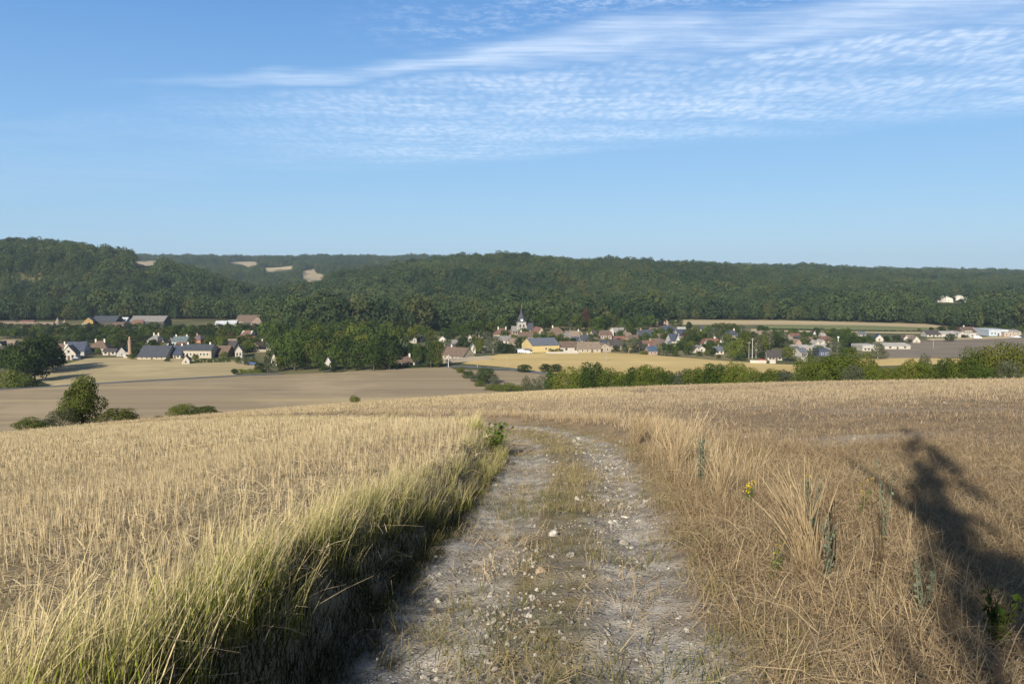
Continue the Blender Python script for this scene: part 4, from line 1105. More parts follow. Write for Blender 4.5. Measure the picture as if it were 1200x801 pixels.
# garden walls, hedges, poles, vehicles
def garden_wall(x0, b0, x1, b1, hpx, mat, label, name='garden_wall', cat='wall', thick=.4):
    A = np.array(at(x0, b0, V0)); E = np.array(at(x1, b1, V0)); mid = (A + E) / 2; L = np.hypot(*(E - A)); s = mid[1] / 1000
    t = root(name, (mid[0], mid[1], float(ground(*mid))), math.atan2(E[1] - A[1], E[0] - A[0]), label, cat)
    m = MB(); m.box(-L / 2, L / 2, -thick / 2, thick / 2, -.8, hpx * s); link('wall', m.mesh('wall', mat), t)
    m = MB(); m.box(-L / 2 - .1, L / 2 + .1, -thick / 2 - .12, thick / 2 + .12, hpx * s + .003, hpx * s + .18); link('coping', m.mesh('coping', CHIMW), t)
garden_wall(93, 416.5, 116, 415, 3.0, WALLS['white'], 'long white garden wall beside the hipped two chimney house')
garden_wall(520, 425.5, 576, 421.5, 4.6, WALLS['cream'], 'long cream wall running from the big cream house along golden field')
garden_wall(286, 412.6, 312, 412.2, 2.4, WALLS['tan'], 'low tan wall in front of the pale yellow gabled house')
garden_wall(879, 425.2, 898, 425.6, 3.0, WALLS['white'], 'white garden wall piece, longer, by the dark roofed bungalow')
garden_wall(902, 425.6, 909, 425.8, 3.0, WALLS['white'], 'short white garden wall piece by the dark roofed bungalow')
garden_wall(640, 414.2, 678, 414.2, 1.8, WALLS['grey'], 'low grey wall at the edge of the golden field below yellow hall')

def hedge(x0, b0, x1, b1, hpx, label, mat=LEAF_TREE, w=1.6):
    A = np.array(at(x0, b0, V0)); E = np.array(at(x1, b1, V0)); mid = (A + E) / 2; L = np.hypot(*(E - A)); s = mid[1] / 1000; h = hpx * s
    r = np.random.default_rng(abs(int(x0))); n = int(min(L * 40, 2500))
    P = np.stack([r.uniform(-L / 2, L / 2, n), r.uniform(-.5, .5, n) * w, r.uniform(0, 1, n) ** .7 * h], 1)
    P[:, 2] *= 1 + .15 * np.sin(P[:, 0] * 1.3); P[:, 1] *= np.sqrt(np.clip(1.15 - (P[:, 2] / h) ** 3, .2, 1))
    Nn = np.stack([r.normal(size=n) * .3, np.sign(P[:, 1]) * .8, P[:, 2] / h], 1) + r.normal(size=(n, 3)) * .35
    V, F = quads(P, Nn, .55, r)
    o = link('hedge', mesh_np('hedge', V, F, mat), None, (mid[0], mid[1], float(ground(*mid)))); o.rotation_euler = (0, 0, math.atan2(E[1] - A[1], E[0] - A[0]))
    tag(o, label, 'hedge')
hedge(272, 437, 309, 436.2, 4.2, 'bright green clipped hedge at the corner of the grey tan stubble', LEAF_HEDGE)
hedge(228, 425.5, 270, 424, 4.5, 'clipped green hedge in front of the long cream house')
hedge(458, 431, 522, 429.2, 2.6, 'low dark hedge in front of the white bungalow', LEAF_DARK)
hedge(-10, 455.5, 46, 452.5, 5, 'dense low hedge below the dark trees at the picture edge', LEAF_HEDGE, 4)
hedge(643, 413, 660, 413, 4.4, 'dark green hedge in front of the long white barn', LEAF_DARK)
hedge(1040, 403, 1068, 402, 5, 'dark green clipped hedge in front of the white gable', LEAF_DARK)
hedge(892, 386.4, 1000, 388.2, 2.0, 'thin dark hedgerow along the narrow green crop strip', LEAF_DARK, 3)
hedge(1000, 388.2, 1090, 389.2, 1.6, 'sparse dark hedgerow continuing past the poplars', LEAF_DARK, 2)

def pole(px, base, hpx, label, kind='wood', globe=False):
    X, Y = at(px, base, V0); s = Y / 1000; h = hpx * s
    t = root('mast' if globe else 'utility_pole', (X, Y, float(ground(X, Y))), random.uniform(-.3, .3), label, 'mast' if globe else 'pole')
    m = MB(); m.tube([(0, 0, -.5), (0, 0, h)], [.17, .12] if not globe else [.25, .2], 8); link('shaft', m.mesh('shaft', METAL if kind == 'metal' else POLEWOOD), t)
    if globe:
        bmx = bmesh.new(); bmesh.ops.create_uvsphere(bmx, u_segments=14, v_segments=10, radius=1.15 * s)
        me = bpy.data.meshes.new('tank'); bmx.to_mesh(me); bmx.free(); me.materials.append(FRAME)
        for p in me.polygons: p.use_smooth = True
        link('tank', me, t, (0, 0, h))
    else:
        m = MB(); m.box(-.9, .9, -.06, .06, h - .7, h - .55)
        for k in (-.75, 0, .75): m.tube([(k, 0, h - .55), (k, 0, h - .3)], .05, 5)
        link('crossarm', m.mesh('crossarm', POLEWOOD), t)
pole(525.5, 430.5, 15.5, 'pale utility pole beside the big cream house', 'metal')
pole(559.5, 430.5, 13, 'grey utility pole in the golden field near the cream wall')
pole(594.5, 430, 12, 'thin utility pole by the road past the golden field')
pole(710.5, 423, 12.5, 'lone utility pole in the middle of the golden field')
pole(877.5, 420, 20, 'tall pale pole among trees behind the golden field')
pole(881.5, 420, 24, 'taller pale pole among trees behind the golden field', 'metal')
pole(1093.5, 408, 12, 'thin utility pole in the ploughed field')
pole(982, 409, 14, 'slender mast topped by a white globe', 'metal', True)
pole(439.2, 400, 17, 'slender pale mast rising from trees behind the grove', 'metal', True)
pole(469.5, 398, 10, 'pale utility pole behind the white bungalow')

TYRE = plain_mat('tyre_rubber', (.02, .02, .02))
PAINTS = {k: plain_mat(k + '_paint', c, .35, .05, spec=.5) for k, c in dict(white=(.75, .75, .75), blue=(.10, .16, .38), dark=(.05, .06, .09), silver=(.4, .42, .45), red=(.35, .05, .04)).items()}
def vehicle(px, base, yaw, paint, label, van=False):
    X, Y = at(px, base, V0)
    t = root('parked_van' if van else 'parked_car', (X, Y, float(ground(X, Y))), math.radians(yaw), label, 'van' if van else 'car')
    L, Wd = (2.4, .95) if van else (2.05, .86)
    prof = [(-L, .35), (-L, 2.0), (1.0, 2.05), (1.7, 1.15), (L, 1.0), (L, .35)] if van else [(-L, .35), (-L, .85), (-1.65, 1.0), (-1.1, 1.45), (.35, 1.45), (1.05, .98), (1.9, .85), (L, .6), (L, .35)]
    n = len(prof); m = MB()
    m.add([(x, -Wd * (1 if z < 1.1 else .88), z) for x, z in prof] + [(x, Wd * (1 if z < 1.1 else .88), z) for x, z in prof],
          [tuple(range(n)), tuple(reversed(range(n, 2 * n)))] + [((j + 1) % n, j, n + j, n + (j + 1) % n) for j in range(n)])
    link('body', m.mesh('body', PAINTS[paint]), t)
    m = MB()
    if van: m.box(.5, 1.15, -.86, .86, 1.2, 1.85)
    else: m.box(-1.0, .45, -.795, .795, 1.02, 1.38)
    link('side_window', m.mesh('side_window', GLASS), t)
    for sx in (-1, 1):
        for sy in (-1, 1):
            m = MB(); m.tube([(sx * L * .62, sy * Wd * .8, .33), (sx * L * .62, sy * Wd * 1.03, .33)], .33, 12); link('wheel', m.mesh('wheel', TYRE), t)
vehicle(612, 413.6, 4, 'white', 'white van parked under the carport by the yellow hall', True)
vehicle(619, 414.0, -3, 'white', 'white car parked beside the carport by the yellow hall')
vehicle(298.5, 411.6, 10, 'dark', 'dark car parked in front of the pale yellow gabled house')
vehicle(294.5, 427.5, 20, 'blue', 'blue car parked among the conifers by the pasture')
vehicle(1145.3, 396.6, 0, 'white', 'white van alone in front of the white sheds', True)
vehicle(1186, 395.6, 6, 'silver', 'silver car first in the line by the cream workshop')
vehicle(1192, 395.8, -4, 'white', 'white car in the line by the cream workshop')
vehicle(1198, 395.8, 3, 'dark', 'dark car at the end of the line by the cream workshop')
vehicle(893, 424.0, 0, 'red', 'red car behind the white garden wall')
vehicle(90, 421.5, 5, 'dark', 'dark blue car beside the half timbered gable')

# the white chalk face on the far wooded slope
CHALK = plain_mat('quarry_chalk', (.46, .44, .39), .9, .2, .3)
for (x0, x1, b, h, lb) in ((1094, 1114, 353.5, 3.4, 'longer white chalk face cut in the wooded slope'), (1117, 1127, 351.5, 2.6, 'middle white chalk face cut in the wooded slope'), (1126, 1140, 354, 3.0, 'lower white chalk face at the end of the quarry')):
    X, Y = at((x0 + x1) / 2, b, 700); s = Y / 1000; w = (x1 - x0) * s; r = random.Random(x0)
    m = MB(); n = 9
    V = []
    for j in range(n + 1):
        xx = -w / 2 + w * j / n; hh = 1.15 * h * s * (r.uniform(.7, 1.25) if 0 < j < n else .3)
        V += [(xx, -3 + r.uniform(-1.5, 1.5), -5), (xx, -1 + r.uniform(-1.5, 1.5), hh * .7), (xx, 4, hh), (xx, 16, -2)]
    Fc = []
    for j in range(n):
        for k in range(3): Fc.append((j * 4 + k, j * 4 + 4 + k, j * 4 + 5 + k, j * 4 + 1 + k))
    m.add(V, Fc)
    o = link('chalk_cliff', m.mesh('chalk_cliff', CHALK), None, (X, Y - 3, float(ground(X, Y)) + 3.0)); tag(o, lb, 'cliff', kind='structure')

# ------------------------------------------------------------------ trees of the gardens and hedges
DT = 'big dark tree crowding the hamlet edge beside the pale dry pasture'
for k, px, py, h, w in (('dark', 14, 437, 36, 28), ('dark', 31, 440, 47, 30), ('dark', 47, 437, 46, 34), ('dark', 62, 434, 37, 26), ('round', 24, 449, 38, 30), ('dark', 41, 446, 38, 28), ('dark', 68, 431, 24, 16), ('dark', 55, 432, 42, 24), ('far', 2, 428, 20, 16)):
    T(k, px, py, h, w, DT, 'dark trees at the hamlet edge')
T('round', 379.5, 436.5, 11, 11, 'small round tree half hiding the narrow bright white house')
T('dark', 391, 436.5, 14, 10, 'dark small tree beside the narrow bright white house')
T('light', 10, 453, 20, 24, 'lighter green tree at the foot of the dark trees')
T('light', 28, 454, 17, 22, 'lighter green bushy tree beside the dense low hedge')
T('round', 154, 421, 7, 9, 'small leafy tree at the foot of the slender brick tower')
T('dark', 159, 419, 19, 14, 'round dark tree between brick tower and slate barn')
T('dark', 180, 416, 20, 14, 'round dark tree in front of the cream villa')
T('dark', 143, 412, 17, 12, 'dark tree behind the small dark gabled house')
T('dark', 96, 413, 12, 11, 'dark round tree between slate roof and two chimney house')
T('far', 135, 409, 12, 10, 'green tree behind the low white annex')
T('far', 213, 409.5, 8, 15, 'low green shrub tree in front of the pale blue house')
T('round', 226, 408, 14, 8, 'dark green tree between the pale blue and pink brick houses')
T('far', 246, 412, 18, 15, 'leafy tree behind the long cream house')
T('light', 259, 412.5, 19, 14, 'lighter leafy tree behind the boarded barn')
T('copper', 271, 399, 10, 9, 'reddish small tree beside the low tan shed')
T('light', 262, 420.5, 9, 9, 'small bright tree before the boarded barn')
T('round', 288, 413, 11, 18, 'dark round tree between white gable and pale yellow house')
T('cone', 290, 428, 15, 7, 'shaggy conifer first of three by the pasture', name='conifer')
T('cone', 297, 427, 12, 8, 'dark conifer last of three by the pasture', name='conifer')
T('cedar', 286, 427.5, 15, 8, 'grey green conifer in the middle of three by the pasture', name='conifer')
T('far', 279, 426.5, 10, 7, 'small green tree ahead of the three conifers')
T('cone', 314, 436.5, 29, 15, 'tall dark spruce at the corner of grove and stubble field', name='conifer')
T('dark', 303, 435.5, 11, 12, 'dark bush tree at the foot of the tall spruce')
T('dark', 275, 438.5, 7, 8, 'small dark tree at the end of the bright clipped hedge')
T('far', 229, 422, 7, 7, 'small bright garden tree in front of the slate barn end')
T('light', 222, 424, 6, 6, 'little green bush tree beside the little red roofed shed')
T('dark', 196, 423.5, 4, 7, 'low dark shrub in front of the great slate barn')
T('cedar', 471, 425, 28, 22, 'pale blue green cedar behind the white bungalow', name='conifer')
T('dark', 482, 426.5, 26, 18, 'dark spreading tree behind the bungalow chimneys')
T('round', 490, 429.5, 28, 14, 'dense green tree at the end of the white bungalow')
T('column', 505, 430.5, 32, 13, 'taller columnar tree between bungalow and cream house')
T('column', 513, 430.5, 33, 14, 'fuller columnar tree next to the big cream house')
T('dark', 498, 429, 25, 12, 'dark tree filling the gap beside the columnar trees')
BH = 'leafy tree in the belt between columnar trees and church'
for k, px, py, h, w in (('light', 489, 399, 20, 16), ('round', 505, 404, 19, 15), ('far', 499, 399, 17, 14), ('far', 521, 399, 16, 13), ('dark', 528, 400.5, 16, 12), ('round', 536, 398, 22, 18), ('far', 547, 399, 22, 17), ('dark', 543, 410, 17, 17), ('round', 560, 398, 24, 18), ('far', 574, 396, 20, 16),
                        ('far', 588, 392, 20, 16), ('round', 556, 405, 12, 10), ('light', 561, 409, 13, 12), ('far', 525, 408, 11, 9), ('round', 515, 411, 12, 10)):
    T(k, px, py, h, w, BH, 'tree belt between columnar trees and church')
T('grey', 578, 413.5, 21, 22, 'wide grey green tree above the golden field')
T('light', 562.5, 414, 14, 11, 'yellow green small tree beside the tall white gable')
T('dark', 590, 414, 14, 15, 'dark tree between wide grey tree and carport')
T('grey', 572, 404, 18, 13, 'tall grey green tree before the red brown hipped house')
T('dark', 608, 409, 15, 9, 'dark narrow tree behind the carport')
T('light', 603, 403, 12, 8, 'small bright tree below the church choir')
T('dark', 599, 414, 12, 10, 'dark shrub tree at the carport end')
VC = 'garden tree standing behind the yellow hall'
for k, px, py, h, w in (('dark', 636, 404, 13, 11), ('dark', 646, 406, 14, 13), ('round', 655, 406, 14, 13), ('dark', 664, 406, 12, 11), ('far', 629, 402, 12, 10), ('dark', 672, 404, 8, 9)):
    T(k, px, py, h, w, VC, 'garden trees behind the yellow hall')
UB = 'big tree at the foot of the wood just behind the village roofs'
for k, px, py, h, w in (('round', 633, 388, 22, 18), ('far', 645, 387, 20, 18), ('grey', 668, 388, 13, 9), ('round', 656, 387, 24, 18), ('far', 675, 388, 21, 16), ('round', 699, 390, 20, 18), ('dark', 708, 389, 22, 16), ('far', 718, 386, 19, 16), ('far', 731, 389, 17, 14), ('round', 741, 392, 14, 11), ('dark', 744, 395, 10, 10),
                        ('round', 752, 386, 17, 16), ('far', 763, 384, 15, 14), ('copper', 686, 387, 27, 12), ('dark', 692, 386, 24, 14), ('round', 622, 384, 22, 17), ('far', 600, 385, 22, 17), ('round', 610, 383, 24, 16)):
    T(k, px, py, h, w, UB, 'trees at the foot of the wood behind the village')
T('grey', 737, 413.5, 17, 17, 'big grey green shrub tree beside the pale yellow gable')
T('grey', 743, 412, 19, 12, 'tall grey green shrub tree against the brown roof')
T('dark', 732, 411.5, 9, 7, 'dark little tree below the white dormer gable')
T('light', 754, 415.5, 5, 9, 'low green bush tree beside the bright blue roofed cottage')
T('light', 766, 399, 11, 9, 'yellow green tree among the slate roofs')
T('light', 779, 396.5, 6, 7, 'small bright tree below the tan roof')
GT = 'leafy garden tree among the scattered white houses east of the blue roofed cottage'
for k, px, py, h, w in (('round', 784, 413, 9, 12), ('round', 777, 409, 8, 9), ('column', 791, 417.5, 12, 9), ('grey', 779, 416.5, 7, 14), ('far', 806, 416, 13, 11), ('light', 800, 409, 9, 8), ('round', 808, 404.5, 12, 17), ('dark', 815, 404, 13, 12), ('round', 819, 401, 12, 14), ('far', 806, 397, 12, 13), ('copper', 802, 400, 10, 8),
                        ('far', 829, 399, 18, 14), ('grey', 836, 400, 18, 12), ('light', 823, 396, 10, 10), ('dark', 825, 411, 8, 8), ('round', 832, 412, 8, 9), ('light', 830, 416.5, 7, 9), ('far', 819, 417, 6, 10), ('dark', 834, 417.5, 8, 5), ('far', 842, 420, 5, 6), ('grey', 847, 413, 13, 9), ('far', 843, 397.5, 11, 9),
                        ('dark', 796, 383, 12, 8), ('dark', 808, 387, 11, 8), ('round', 788, 382, 8, 8), ('dark', 859, 402, 6, 10)):
    T(k, px, py, h, w, GT, 'garden trees around the white houses')
for k, px, py, h, w in (('round', 838, 389, 11, 10), ('round', 846, 388.5, 11, 10), ('round', 853, 388, 10, 9), ('round', 860, 387.5, 9, 9)):
    T(k, px, py, h, w, 'green tree in the row just below the cream strip', 'tree row below the cream strip')
T('grey', 869, 388.5, 9, 9, 'grey round tree at the end of the tree row below cream strip')
EG = 'tall leafy tree of the clump with pale trunks by the white garden wall'
for k, px, py, h, w in (('light', 857, 420, 22, 14), ('light', 866, 421, 26, 16), ('round', 875, 419, 32, 16), ('grey', 886, 419.5, 30, 15), ('light', 893, 417, 26, 14), ('round', 872, 405, 18, 16), ('dark', 881, 402, 14, 12), ('light', 861, 422, 12, 10), ('round', 868, 422.5, 10, 12), ('grey', 902, 408, 20, 12), ('dark', 908, 407, 18, 14), ('dark', 915, 407.5, 13, 14), ('round', 911, 402, 13, 12), ('dark', 893, 421, 10, 7)):
    T(k, px, py, h, w, EG, 'clump of trees by the white garden wall')
T('light', 923.5, 423.5, 18, 16, 'light green round tree standing alone by the white garden wall')
SG = 'small leafy garden tree squeezed between the village houses'
for i in range(170):
    px = random.choice([random.uniform(575, 790), random.uniform(575, 1000), random.uniform(780, 1000)])
    py = random.uniform(391, 400) if random.random() < .55 else random.uniform(400, 411 + (px - 600) * .018)
    h = random.uniform(6, 12)
    T(random.choice(['round', 'far', 'far', 'dark', 'light', 'grey']), px, py, h, h * random.uniform(.7, 1.15), SG, 'small garden trees between the village houses', 'garden_tree')
for i in range(26):
    px = random.uniform(85, 312); py = random.uniform(404, 417); h = random.uniform(7, 13)
    T(random.choice(['round', 'far', 'dark', 'light']), px, py, h, h * random.uniform(.7, 1.0), 'small garden tree among the hamlet roofs behind the pasture', 'garden trees among the hamlet roofs', 'garden_tree')
NT_ = 'tree among the roofs between red roofed white house and poplars'
for k, px, py, h, w in (('far', 943, 396, 5, 5), ('dark', 942.5, 393, 6, 3), ('round', 949, 396, 6, 7), ('dark', 949, 403.5, 6, 6), ('grey', 963, 391, 8, 7), ('far', 970, 394.5, 5, 8), ('dark', 975, 395, 5, 8), ('grey', 974, 411, 17, 14), ('grey', 981, 413, 14, 11), ('far', 954, 398, 3, 7), ('light', 958, 399, 4, 8), ('far', 985, 402, 9, 7), ('grey', 951, 416, 8, 14), ('dark', 920, 405, 9, 9)):
    T(k, px, py, h, w, NT_, 'trees among the roofs near the poplars')
T('column', 993, 406, 23, 8, 'pointed poplar, tallest of the dark clump in the village', name='poplar')
for k, px, py, h, w in (('round', 998, 406, 19, 14), ('dark', 1003, 407, 15, 12), ('round', 990, 407, 16, 11), ('far', 1010, 404, 11, 10), ('far', 1016, 403, 11, 10), ('far', 1021, 403, 9, 9), ('dark', 1038, 400, 7, 8), ('grey', 1018, 405, 6, 9)):
    T(k, px, py, h, w, 'dark leafy tree clumped around the tall pointed poplar', 'dark trees around the poplar')
T('grey', 1028.5, 421.5, 21, 15, 'shaggy grey dark tree standing before the white warehouses')
T('grey', 1038, 421, 11, 8, 'smaller grey tree beside the shaggy one before the warehouses')
T('dark', 1050.5, 398, 6, 11, 'dark round tree rising above the clipped hedge')
T('dark', 1113, 399.8, 9.5, 12, 'perfectly round dark tree in front of the bright white shed')
T('dark', 1091.5, 388, 5.5, 5, 'small dark round tree on the cream strip end')
T('far', 1077, 388.5, 4, 4, 'tiny tree on the pale strip before the wood')
T('copper', 1122, 391, 9, 8, 'reddish tree behind the arched white shed')
T('dark', 1131, 395.8, 3.4, 8, 'low dark shrub before the low white flat shed')
T('grey', 1186, 389.5, 6, 12, 'pale grey green tree behind the cream workshop')
for k, px, py, h, w in (('dark', 1104, 389, 7, 10), ('dark', 1116, 388.5, 8, 10), ('far', 1150, 388.5, 7, 12), ('far', 1162, 388, 7, 12), ('round', 1177, 388, 8, 12), ('far', 1196, 389.5, 8, 12)):
    T(k, px, py, h, w, 'tree at the wood edge behind the white sheds', 'trees behind the white sheds')
T('dark', 613.5, 436, 9.5, 18, 'low round dark thicket on the small fallow field edge', name='thicket', cat='thicket')
T('dark', 641, 436, 10.5, 16, 'low broad dark thicket beside the golden field', name='thicket', cat='thicket')
T('dark', 651, 436, 10.5, 14, 'low dark thicket touching the broad one beside the golden field', name='thicket', cat='thicket')

# the hedge beyond the brown stubble, each bush its own; x, distance, height, width
def hb(k, px, d, top, wpx, label, group=None, name='hedge_bush'):
    """a bush of the hedge: its top is seen at 'top', its foot stands on the land at distance d"""
    x = depth_x(px, d); s = d / 1000
    z = float(ground(x, d)); h = EYE - (top - 325) * s - z
    return tree(name, random.choice(BUSH[k]), BUSHTRUNK, x, d, max(h, .8), wpx * s, label, 'bush', group, 'foliage', sink=.15)
def fb(k, px, base, hpx, wpx, label, group=None):
    x, y = at(px, base, V0); q = y / 1000
    return tree('hedge_bush', random.choice(BUSH[k]), BUSHTRUNK, x, y, hpx * q, wpx * q, label, 'bush', group, 'foliage', sink=.15)
fb('dark', 548, 443, 10, 13, 'small bush high on the field edge near the utility pole')
fb('green', 540, 437, 8, 10, 'smallest bush at the top of the field edge')
fb('grey', 556, 447, 10, 15, 'sparse greyish bush on the field edge')
fb('dark', 571, 450, 22, 23, 'dark round bush casting a shadow on the fallow field')
fb('green', 563, 452.5, 8, 13, 'low bush below the sparse greyish bush')
fb('grey', 580, 454, 15, 13, 'grey ragged bush beside the dark round bush')
for i, (px, b, h, w) in enumerate(((574, 457, 8, 15), (586, 458, 9, 15), (597, 459, 12, 19), (609, 460, 10, 18), (622, 460, 9, 18))):
    fb('green', px, b, h, w, 'low green bush of the creeping row under the fallow field', 'low bushes under the fallow field')
hb('grey', 620, 205, 439, 19, 'grey feathery bush at the low end of the hedge')
hb('grey', 634, 195, 438, 20, 'grey brown bush next to the feathery one')
HG = 'rounded green bush in the long hedge beyond the brown stubble'
xs = [(650, 180, 431, 27, 'dark'), (664, 172, 427, 30, 'green'), (682, 166, 428, 30, 'green'), (697, 160, 422, 32, 'dark'), (713, 158, 428, 28, 'green'), (730, 156, 432, 28, 'green'), (746, 153, 428, 28, 'dark'), (757, 150, 424, 26, 'green'), (772, 148, 427, 28, 'green'),
      (788, 146, 433, 26, 'dark'), (801, 144, 430, 24, 'grey'), (815, 142, 431, 24, 'green'), (828, 140, 424, 28, 'green'), (842, 138, 424, 28, 'dark'), (857, 137, 426, 26, 'green'), (868, 136, 421, 26, 'green'), (882, 134, 428, 24, 'green'), (897, 133, 432, 24, 'dark'), (912, 131, 430, 24, 'green'), (925, 130, 431, 24, 'grey')]
for px, d, top, w, k in xs:
    hb(k, px, d, top, w * 1.12, HG, 'hedge bushes beyond the brown stubble')
hb('green', 946, 127, 413, 32, 'tall dark green bush at the start of the highest hedge part')
hb('green', 968, 124, 415, 34, 'yellowish green bush amid the highest hedge part')
hb('green', 990, 122, 406, 44, 'highest broad green bush of the hedge')
hb('green', 1012, 121, 411, 36, 'broad green bush sloping down from the highest one')
hb('grey', 1003, 114, 424, 26, 'pale olive bush in front of the highest hedge bush')
for px, d, top, w, k in ((1028, 118, 424, 26, 'green'), (1043, 117, 428, 24, 'green'), (1056, 116, 427, 22, 'green'), (1071, 116, 418, 28, 'green'), (1084, 115, 420, 26, 'green'), (1098, 114, 424, 26, 'green'), (1112, 113, 417, 26, 'dark'), (1126, 112, 416, 28, 'green')):
    hb(k, px, d, top, w * 1.12, 'olive green bush of the hedge between its two highest parts', 'hedge bushes between the two high parts')
hb('grey', 1090, 122, 411, 20, 'thin twiggy grey bush poking above the hedge')
hb('green', 1149, 110, 402, 36, 'tall spiky green bush near the end of the hedge')
hb('green', 1172, 108, 396, 44, 'tallest spiky bush of the hedge, by the picture edge')
hb('green', 1200, 106, 398, 40, 'tall bush of the hedge cut by the picture edge')
hb('grey', 1187, 101, 418, 34, 'grey olive bush leaning before the tallest spiky bush')
hb('dark', 1161, 102, 424, 30, 'low dark bush at the foot of the tall spiky bushes')
hb('green', 1228, 105, 404, 40, 'hedge bush just past the picture edge')

# the lone tree and bushes at the far edge of the stubble
def near_bush(k, px, d, top, wpx, label, name='bush', mesh=None):
    x = depth_x(px, d); s = d / 1000; z = float(ground(x, d)); h = EYE - (top - 325) * s - z
    return tree(name, mesh or random.choice(BUSH[k]), BUSHTRUNK if mesh is None else TRUNKS[0], x, d, h, wpx * s, label, 'tree' if mesh else 'bush', None, 'crown' if mesh else 'foliage', sink=.05)
LONE = crown('crown', leaf_mat('shrub_foliage', (0.032, 0.052, 0.013), (0.105, 0.125, 0.028), warm_amt=0), 9500, .034, 507, aspect=1.0, h0=0.0, kind='round', nl=19, lr=(.08, .24))
near_bush(None, 90, 70, 436.5, 47, 'lone bushy tree at the far edge of the golden stubble', 'lone_tree', LONE)
near_bush('grey', 66, 68, 477, 36, 'grey green bush at the foot of the lone tree')
near_bush('dark', 131, 70, 478, 48, 'low dark bush spreading beside the lone tree')
near_bush('green', 27, 62, 489, 34, 'low green bush furthest down from the lone tree')
near_bush('grey', 44, 66, 490, 26, 'dull low bush between the two green bushes by lone tree')
near_bush('green', 208, 66, 473, 34, 'taller half of the bush pair on the stubble edge')
near_bush('dark', 233, 66, 475, 34, 'lower half of the bush pair on the stubble edge')
near_bush('grey', 180, 64, 487, 12, 'small dry shrub between lone tree and bush pair')
near_bush('green', 414, 62, 462.5, 12, 'single small bush on the crest by the grey tan field')

# the tall narrow tree behind the viewer whose shadow falls over the brown stubble
SHADE = crown('crown', LEAF_TREE, 2300, .045, 601, aspect=1.0, h0=.02, kind='cone', nl=44, lr=(.05, .16))
sx, sy = 6.9 - 22 * math.sin(SHADOW_AZ), 14.8 - 22 * math.cos(SHADOW_AZ)
tree('narrow_tree', SHADE, TRUNKS[0], sx, sy, 9.5, 1.35, 'tall narrow tree whose shadow falls across the brown stubble field')
tree('narrow_tree', crown('crown', LEAF_TREE, 1500, .045, 633, aspect=1.0, h0=.03, kind='column', nl=22, lr=(.09, .17)), TRUNKS[0], sx + 1.95, sy - .75, 6.9, 2.8, 'shorter fuller tree widening the shadow on the brown stubble', rz=1.0)
tree('broad_tree', crown('crown', LEAF_TREE, 1500, .05, 634, aspect=1.0, h0=.05, kind='round', nl=18, lr=(.10, .2)), TRUNKS[0], sx + 3.2, sy + .8, 5.6, 3.6, 'low broad tree darkening the corner of the brown stubble')

# ------------------------------------------------------------------ grass, straw and stones near the viewer
def blades(name, mat, n, R, h, w, seed, lean=0.25, wind=(0, 0), segs=3, curl=1.6, head=0.0, lying=0.0, yscale=1.0):
    """a tuft: n thin bent blades; 'lying' 1 puts them flat on the ground"""
    r = np.random.default_rng(seed)
    a = r.uniform(0, 6.283, n); q = np.sqrt(r.uniform(0, 1, n)) * R
    P0 = np.stack([np.cos(a) * q, np.sin(a) * q * yscale, np.full(n, -.015)], 1)
    H = r.uniform(h[0], h[1], n)
    la = r.uniform(0, 6.283, n); lm = lean * r.uniform(.2, 1.3, n)
    D = np.stack([np.cos(la) * lm + wind[0] * r.uniform(.6, 1.3, n), np.sin(la) * lm + wind[1] * r.uniform(.6, 1.3, n)], 1)
    if lying:
        D = np.stack([np.cos(la), np.sin(la)], 1) * r.uniform(.9, 1.15, n)[:, None] + np.array(wind) * .5
    wa = r.uniform(0, 6.283, n)
    Wv = np.stack([np.cos(wa), np.sin(wa), np.zeros(n)], 1)
    if lying: Wv = np.stack([-np.sin(la), np.cos(la), r.uniform(-.5, .5, n)], 1)
    ww = w * r.uniform(.6, 1.3, n)
    V, Tt = [], []
    ts = np.linspace(0, 1, segs + 1)
    for t in ts:
        k = np.clip(1 - .38 * (D ** 2).sum(1), .25, 1)
        zz = H * t * k if not lying else (.012 + r.uniform(0, .09, n) * lying * (1 - (2 * t - 1) ** 2) + .03 * t * r.uniform(0, 1.5, n))
        c = P0 + np.concatenate([D * (H * t ** (curl if not lying else 1.0))[:, None], zz[:, None] if not lying else zz[:, None]], 1)
        wt = 1 - .75 * t
        if head: wt = np.where(t > .99, .4, np.where(t > .72, 1.0 + head, .75))
        V += [c - Wv * (ww * wt * .5)[:, None], c + Wv * (ww * wt * .5)[:, None]]
        Tt += [np.full(n, t), np.full(n, t)]
    V = np.stack(V, 1); Tt = np.stack(Tt, 1)
    k = 2 * (segs + 1)
    F = []
    base = np.arange(n)[:, None] * k
    for i in range(segs): F.append(base + np.array([[2 * i, 2 * i + 1, 2 * i + 3, 2 * i + 2]]))
    F = np.concatenate(F, 1).reshape(-1, 4)
    return mesh_np(name, V.reshape(-1, 3), F, mat, {'t': ('FLOAT', Tt.reshape(-1) if not lying else np.full(Tt.size, .8))})

def jgrid(x0, x1, y0, y1, sx, sy, ang=0.0):
    cx, cy = (x0 + x1) / 2, (y0 + y1) / 2; R = math.hypot(x1 - x0, y1 - y0) / 2
    a = np.arange(-R, R, sx); b = np.arange(-R, R, sy)
    A, Bv = np.meshgrid(a, b)
    A = A + rng.normal(0, .22, A.shape) * min(sx, sy * 2); Bv = Bv + rng.uniform(-.5, .5, Bv.shape) * sy
    ca_, sa_ = math.cos(ang), math.sin(ang)
    X = cx + A * ca_ + Bv * sa_; Y = cy - A * sa_ + Bv * ca_
    m = (X > x0) & (X < x1) & (Y > y0) & (Y < y1)
    return X[m], Y[m]

def view(x, y, side=.70, add=1.3): return (np.abs(x) < side * np.maximum(y, 0) + add)

